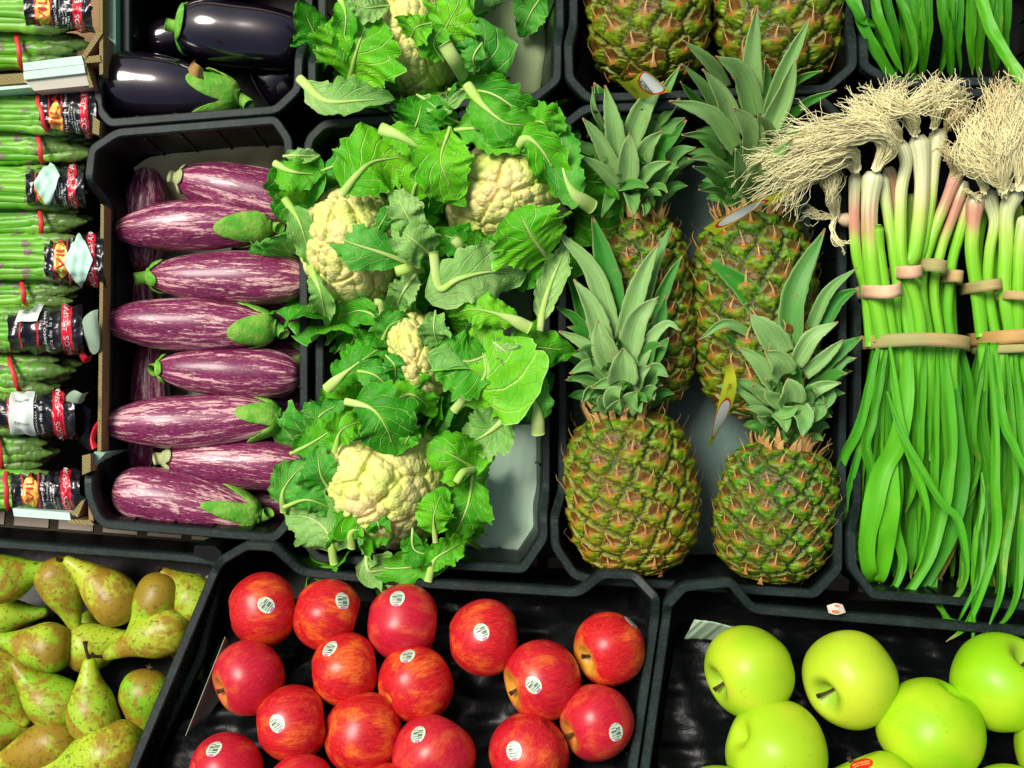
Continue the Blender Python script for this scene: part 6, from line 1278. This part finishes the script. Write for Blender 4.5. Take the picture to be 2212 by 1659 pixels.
def rubber(root, x, y0, y1, zt, slant=0, bulge=3, w=5.2):
    n = 26; a = np.linspace(-.25, np.pi + .25, n); zb = zt - .034; c = []
    for t in a: yy = (y0 + y1) / 2 - math.cos(t) * (y1 - y0) / 2 * 1.04; c.append(P(x + slant * (1 - math.cos(t)) / 2 - bulge * math.sin(t) + 1.2 * math.sin(5 * t), yy, zb + (zt - zb + .0045) * max(math.sin(t), 0) ** .5 if math.sin(t) > 0 else zb))
    V, F, u = tubeV(np.array(c), RM(w, zt), 8, .28); return mk('rubber_band', V, F, RUB, root, u)
def m_wrap():
    s = NT("black_printed_wrapper_film"); u, x, y = s.uv(); o = s.obj(False)
    def bandm(a, b, e=.004): return s.math('MULTIPLY', s.step(x, a - e, a + e), s.step(x, b + e, b - e))
    c = s.mix(s.noise(o, 20, 2), (.006, .006, .008), (.012, .012, .016)); c = s.mix(bandm(.72, .86), c, (.70, .010, .035)); c = s.mix(bandm(.15, .175), c, (.60, .02, .04)); c = s.mix(bandm(.38, .405), c, (.60, .02, .04))
    oy = s.math('DIVIDE', s.math('SUBTRACT', y, s.att("logo")), .20); ox = s.math('DIVIDE', s.math('SUBTRACT', x, .28), .115); d = s.math('ADD', s.math('MULTIPLY', ox, ox), s.math('MULTIPLY', oy, oy)); c = s.mix(s.step(d, 1.02, .96), c, s.mix(s.step(oy, -1, 1), (.80, .62, .10), (.85, .35, .04)))
    n = s.noise(o, 45, 3, .6, 1.0); return s.fin(c, .22, .55, s.bump(n, .55, .006), coat=.35)
WRP = m_wrap(); WINK = m_simple("white_print", (.74, .78, .74), .5); RINK = m_simple("red_print", (.75, .02, .03), .5); GINK = m_simple("green_print", (.05, .55, .03), .5); LBL = m_simple("blank_mint_sticker", (.52, .82, .66), .5, .3, var=.03); LBLW = m_simple("white_barcode_sticker", (.74, .84, .76), .45, .3, var=.03); KINK = m_simple("black_bar_print", (.02, .04, .03), .5); GREYB = m_simple("grey_green_film_back", (.30, .42, .30), .5, .3, .2)
def wrapper(root, x0, x1, ya, yb, ya2, yb2, zt, seed, logo=.5, words='full', label=None, white=None, tail=0, curl=False):
    """printed film around the bunch between plan x0 and x1; (ya, yb) its edges at x0, (ya2, yb2) at x1"""
    n, m = 44, 46; r = np.random.RandomState(seed); t = np.linspace(0, 1, n); an = np.linspace(-.35, np.pi + .35, m); V = np.zeros((n, m, 3))
    for i in range(n):
        x = x0 + (x1 - x0) * t[i]; y0 = ya + (ya2 - ya) * t[i]; y1 = yb + (yb2 - yb) * t[i]
        for j in range(m):
            c = math.cos(an[j]); s_ = math.sin(an[j]); yy = (y0 + y1) / 2 - np.sign(c) * abs(c) ** .85 * (y1 - y0) / 2; bow = 10 * (abs(c)) ** 2 * (1 if c < 0 else .2)
            V[i, j] = P(x + bow, yy, zt - .040 + .042 * np.sign(s_) * abs(s_) ** .8)
    nn = nrm(np.cross(np.gradient(V, axis=1), np.gradient(V, axis=0))); nn *= np.sign(nn[n // 2, m // 2][2])
    X, Y = np.meshgrid(t, an, indexing='ij'); wr = 0
    for k in range(5): a = r.rand() * 3.1; f = 6 + 9 * r.rand(); wr = wr + .0007 * (1 - 2 * np.abs(np.sin(f * (X * 1.6 * math.cos(a) + Y * math.sin(a) * .6) + r.rand() * 6)))
    V = V + nn * wr[..., None]; uv = np.stack([X.ravel(), np.tile(np.linspace(0, 1, m), n)], 1)
    w = mk('wrapper', V.reshape(-1, 3), gridF(n, m), WRP, root, uv, {'logo': np.full(n * m, logo)})
    def at(u, v, lift=.0006):
        fi = min(max(u, 0), .999) * (n - 1); fj = min(max(v, 0), .999) * (m - 1); i, j = int(fi), int(fj); a, b = fi - i, fj - j
        return V[i, j] * (1 - a) * (1 - b) + V[i + 1, j] * a * (1 - b) + V[i, j + 1] * (1 - a) * b + V[i + 1, j + 1] * a * b + nn[i, j] * lift
    pxu = (x1 - x0); pxv = (yb - ya) * 1.45
    def put(txt, u, v, size, mat, lift=.0007):     # text reading from the lower edge upwards, size in plan pixels
        TV, TF = text_mesh(txt); out = [at(u - p[1] * size / pxu, v - p[0] * size / pxv, lift) for p in TV]; mk('lettering', out, TF, mat, w, smooth=False)
    put("ESPARRAGOS - ESPARRAGOS", .79, .5, 15, WINK)
    if words == 'full':
        put("O", .285, logo + .12, 22, GINK, .0009); put("VIL", .285, logo - .03, 25, RINK, .0009); put("A", .285, logo - .235, 24, RINK, .0009)
        put("Trigueros Frescos", .46, .5, 10, WINK)
        for k, q in enumerate(("Producto", "de la huerta", "esparrago verde", "categoria I")): put(q, .53 + .045 * k, .52 + .05 * k, 6, WINK)
    elif words == 'small':
        put("Producto fresco", .50, .52, 11, WINK); put("para de la v", .58, .55, 10, WINK)
    def patch(pl, mat, name, lift=.0012):
        k = 14; c = [np.array(p, float) for p in pl]; G = []
        for i in range(k):
            for j in range(k):
                a, b = i / (k - 1), j / (k - 1); p = c[0] * (1 - a) * (1 - b) + c[1] * a * (1 - b) + c[2] * a * b + c[3] * (1 - a) * b; G.append(at(p[0], p[1], lift))
        return mk(name, G, gridF(k, k), mat, w)
    if label: patch(label, LBL, 'sticker',   .0032)
    if white:
        patch(white, LBLW, 'sticker', .0022); c = [np.array(p, float) for p in white]; rr = np.random.RandomState(3); mb = MB()
        for k in range(17):
            a0 = .24 + .035 * k; a1 = a0 + .008 + .014 * rr.rand(); q = []
            for (uu, vv) in ((.32, a0), (.74, a0), (.74, a1), (.32, a1)): p = c[0] * (1 - uu) * (1 - vv) + c[1] * uu * (1 - vv) + c[2] * uu * vv + c[3] * (1 - uu) * vv; q.append(at(p[0], p[1], .0034))
            mb.add(q, [(0, 1, 2, 3)])
        mb.build('barcode', KINK, w, smooth=False)
    return w
def bunch(label, ya, yb, slope, x_tip, zt, seed, banded=None, wrap=None, n=7, r=10.2):
    c = P(60, (ya + yb) / 2, .02); root = thing('asparagus_bunch', label, 'asparagus bunch', (c[0], c[1], zt - .05), "bunches of green asparagus"); rs = np.random.RandomState(seed)
    H = yb - ya; rows = [(.0, n), (-.016, n - 1), (-.030, n)]
    for lv, (dz, k) in enumerate(rows):
        for i in range(k):
            f = (i + .5) / k; arch = math.sqrt(max(0, 1 - (2 * f - 1) ** 2)) * .010; y = ya + H * (f * .94 + .03) + rs.randn() * 1.2; xt = x_tip + rs.randn() * 18 - 10 * lv * (-1 if banded else 1) - 16 * abs(2 * f - 1)
            yc = ya + H * (.5 + (f - .5) * (1.0 if not banded else .80)); spear(root, -60, min(xt, 208), y, yc + slope * (xt + 60) / 200 + rs.randn() * 3, r * (.85 + .3 * rs.rand()), zt - .018 + dz + arch, zt - .020 + dz * .7 + arch - .004 * rs.rand(), seed * 40 + lv * 12 + i)
    if banded: rubber(root, banded[0], ya + slope * .5, yb + slope * .5, zt, banded[1], 4)
    if wrap: wrapper(root, zt=zt + .003, seed=seed, **wrap)
    return root
bunch("wrapped asparagus bunch cut off by the photo's upper corner", -28, 62, 3, 180, .135, 1, wrap=dict(x0=50, x1=196, ya=-34, yb=62, ya2=-34, yb2=72, logo=.55, label=[(.42, .0), (.55, .1), (.50, .52), (.36, .22)]))
bunch("banded asparagus bunch between the topmost wrapped one and the white box flap", 68, 152, -4, 158, .115, 2, banded=(38, 12))
bunch("wrapped asparagus bunch just below the white box flap", 200, 282, 6, 190, .135, 3, wrap=dict(x0=84, x1=206, ya=192, yb=288, ya2=182, yb2=300, logo=.60), banded=(82, 22))
bunch("banded asparagus bunch under the first wrapped bunch of the lower box", 288, 356, -4, 172, .118, 4, banded=(86, 8))
bunch("wrapped asparagus bunch with a mint sticker over a glossy label, second in the lower box", 362, 446, 4, 170, .135, 5, wrap=dict(x0=55, x1=180, ya=362, yb=452, ya2=352, yb2=450, logo=.52, label=[(.16, .45), (.42, .12), (.62, .42), (.36, .72)]))
bunch("banded asparagus bunch with frayed brown tips between two mint stickered bunches", 450, 516, -6, 160, .118, 6, banded=(90, 4))
bunch("wrapped asparagus bunch with a tilted mint sticker beside the orange logo", 508, 604, 3, 200, .135, 7, wrap=dict(x0=94, x1=222, ya=510, yb=612, ya2=500, yb2=624, logo=.50, label=[(.36, .52), (.60, .22), (.84, .50), (.58, .80)]))
bunch("banded asparagus bunch with slim pointed tips below the tilted sticker", 604, 662, -2, 150, .118, 8, banded=(50, 8))
bunch("wrapped asparagus bunch with white corner label and folded film end", 668, 756, 3, 120, .135, 9, wrap=dict(x0=16, x1=176, ya=668, yb=762, ya2=654, yb2=768, logo=1.6, words='small', white=[(.10, .42), (.22, .12), (.50, .12), (.40, .42)]))
bunch("thick banded asparagus bunch with dense scaly tips in the lower half of the box", 766, 846, 4, 128, .118, 10, banded=(20, 26), n=6, r=12)
bunch("wrapped asparagus bunch with a large white barcode label", 852, 934, 2, 90, .135, 11, wrap=dict(x0=-12, x1=160, ya=848, yb=936, ya2=840, yb2=952, logo=1.6, words='small', white=[(.17, .78), (.20, .22), (.50, .20), (.48, .80)]))
bunch("asparagus bunch with loose splayed tips above the last wrapped bunch", 934, 1012, 6, 96, .118, 12, banded=(-2, 10), n=6, r=12)
bunch("wrapped asparagus bunch above the mint flap with an orange and yellow logo", 1018, 1102, 0, 140, .132, 13, banded=(14, 6), wrap=dict(x0=22, x1=172, ya=1016, yb=1106, ya2=1012, yb2=1106, logo=.52))
# folded film ends and torn pieces
def flap(parent_name, pl, mat, name='film_flap'):
    o = bpy.data.objects[parent_name]; a = catmull([P(*p) for p in pl[0]], 12); b = catmull([P(*p) for p in pl[1]], 12); mid = (a + b) / 2 + (0, 0, .004); return mk(name, np.vstack([a, mid, b]), gridF(3, 12), mat, o)
WB = "asparagus_bunch"
BLKF = m_simple("black_film_end", (.006, .006, .007), .25, .5, .5)
flap(WB + ".008", [[(176, 700, .135), (182, 685, .142), (198, 672, .148), (212, 668, .145)], [(186, 742, .125), (200, 765, .125), (214, 755, .13), (216, 712, .138)]], GREYB)
flap(WB + ".010", [[(150, 848, .140), (162, 843, .146), (178, 850, .148), (192, 846, .142)], [(142, 866, .132), (158, 870, .14), (172, 872, .138), (182, 866, .13)]], GREYB)
flap(WB + ".010", [[(152, 862, .12), (172, 870, .12), (196, 885, .115)], [(158, 936, .105), (176, 960, .10), (196, 975, .10)]], BLKF)
flap(WB + ".008", [[(176, 752, .12), (190, 770, .118), (205, 762, .115)], [(172, 772, .11), (182, 785, .105), (196, 780, .10)]], m_simple("red_strip_film", (.62, .012, .03), .35, .4))
flap(WB + ".010", [[(214, 905, .125), (200, 925, .12), (194, 950, .12), (198, 972, .122)], [(222, 912, .12), (212, 930, .115), (206, 950, .115), (212, 966, .118)]], m_simple("red_strip_film_end", (.62, .012, .03), .35, .4))
# cardboard boxes
def m_card(name, col, corr):
    s = NT(name); v = s.obj(False); n = s.noise(v, 90, 3); c = s.mix(n, tuple(x * .85 for x in col), col)
    if corr:
        w = s.node("TexWave", 0, {"Vector": v, "Scale": 210.0, "Distortion": 3.5, "Detail": 1.0}, wave_type='BANDS', bands_direction='DIAGONAL'); c = s.mix(s.math('MULTIPLY', s.step(w, .35, .6), .8), c, (.12, .08, .03))
    return s.fin(c, .8, .2)
MINT = m_card("white_coated_cardboard", (.62, .84, .72), False); KRAFT = m_card("brown_cardboard", (.36, .22, .11), False); CORR = m_card("corrugated_cardboard_edge", (.38, .33, .13), True); MINT_SHADED = m_card("shaded_coated_cardboard", (.30, .52, .38), False)  # last one: the coated board again, darkened, its shade put into the colour
def prism(root, name, pl, z0, z1, mat, top=None):
    t = np.array([P(x, y, z1) for x, y in pl]); b = t.copy(); b[:, 2] = z0; n = len(t); o = mk(name, np.vstack([t, b]), [tuple(range(n))[::-1]] + [(i, (i + 1) % n, (i + 1) % n + n, i + n) for i in range(n)], mat, root, smooth=False)
    if top: mk('corrugated_edge', t + (0, 0, .0006), [tuple(range(n))[::-1]], top, o, smooth=False)
    return o
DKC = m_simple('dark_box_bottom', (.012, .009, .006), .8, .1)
c = P(100, 60, .0); bx = thing('cardboard_box', "cardboard box of asparagus at the upper corner with white coated end flap", 'cardboard box', (c[0], c[1], .0), "cardboard asparagus boxes")
prism(bx, 'side_wall', [(215, -150), (222, -150), (222, 72), (215, 66)], .0, .132, KRAFT, CORR); prism(bx, 'side_wall', [(222.5, -150), (230, -150), (230, 70), (222.5, 70)], .0, .125, KRAFT, CORR); prism(bx, 'outer_face', [(231, -150), (249, -150), (250, 135), (222, 150), (222, 130), (231, 118)], .05, .118, MINT_SHADED)
prism(bx, 'corner_post', [(212, 66), (222, 72), (184, 128), (176, 122)], .0, .150, KRAFT, CORR); prism(bx, 'corner_post', [(176, 124), (216, 119), (218, 134), (180, 137)], .0, .149, KRAFT, CORR); prism(bx, 'corner_post', [(180, 139), (186, 138), (202, 188), (194, 190)], .0, .150, KRAFT, CORR); prism(bx, 'corner_post', [(215, 73), (223, 76), (223, 160), (215, 162)], .0, .1475, KRAFT, CORR)
prism(bx, 'end_flap', [(49, 136), (176, 120), (181, 138), (51, 153)], .04, .152, MINT); prism(bx, 'end_flap', [(50, 155), (181, 139), (184, 157), (52, 172)], .04, .154, MINT)
prism(bx, 'base', [(-300, -150), (214, -150), (214, 130), (-300, 180)], .0, .006, KRAFT)
c = P(100, 640, .0); bx = thing('cardboard_box', "long cardboard box of asparagus beside the striped aubergine crate", 'cardboard box', (c[0], c[1], .0), "cardboard asparagus boxes")
prism(bx, 'end_wall', [(-120, 170), (48, 158), (72, 178), (-120, 194)], .0, .146, KRAFT, CORR)
prism(bx, 'end_flap', [(52, 174), (184, 158), (196, 184), (74, 196)], .05, .150, m_card("greyed_coated_cardboard", (.58, .56, .46), False)); prism(bx, 'end_flap', [(-120, 196), (90, 181), (92, 186), (-120, 206)], .05, .147, MINT)
prism(bx, 'side_wall', [(201, 250), (216, 262), (214, 292), (200, 288)], .0, .140, KRAFT, CORR)
prism(bx, 'side_wall', [(218, 440), (225, 446), (219, 975), (211, 975)], .0, .125, KRAFT, CORR)
prism(bx, 'outer_face', [(205, 975), (228, 978), (205, 1003), (200, 1010), (198, 985)], .04, .130, MINT_SHADED)
prism(bx, 'corner_post', [(178, 984), (196, 980), (196, 1018), (178, 1026)], .0, .140, KRAFT, CORR)
prism(bx, 'end_flap', [(27, 1098), (150, 1108), (153, 1124), (30, 1115)], .02, .135, MINT); prism(bx, 'end_flap', [(27, 1098), (150, 1108), (178, 1092), (40, 1088)], .01, .095, MINT_SHADED)
prism(bx, 'corner_post', [(176, 1082), (184, 1078), (168, 1118), (154, 1110)], .0, .138, KRAFT, CORR); prism(bx, 'corner_post', [(150, 1122), (196, 1124), (204, 1134), (146, 1130)], .0, .134, KRAFT, CORR); prism(bx, 'corner_post', [(190, 1085), (198, 1088), (202, 1126), (192, 1124)], .0, .132, KRAFT)
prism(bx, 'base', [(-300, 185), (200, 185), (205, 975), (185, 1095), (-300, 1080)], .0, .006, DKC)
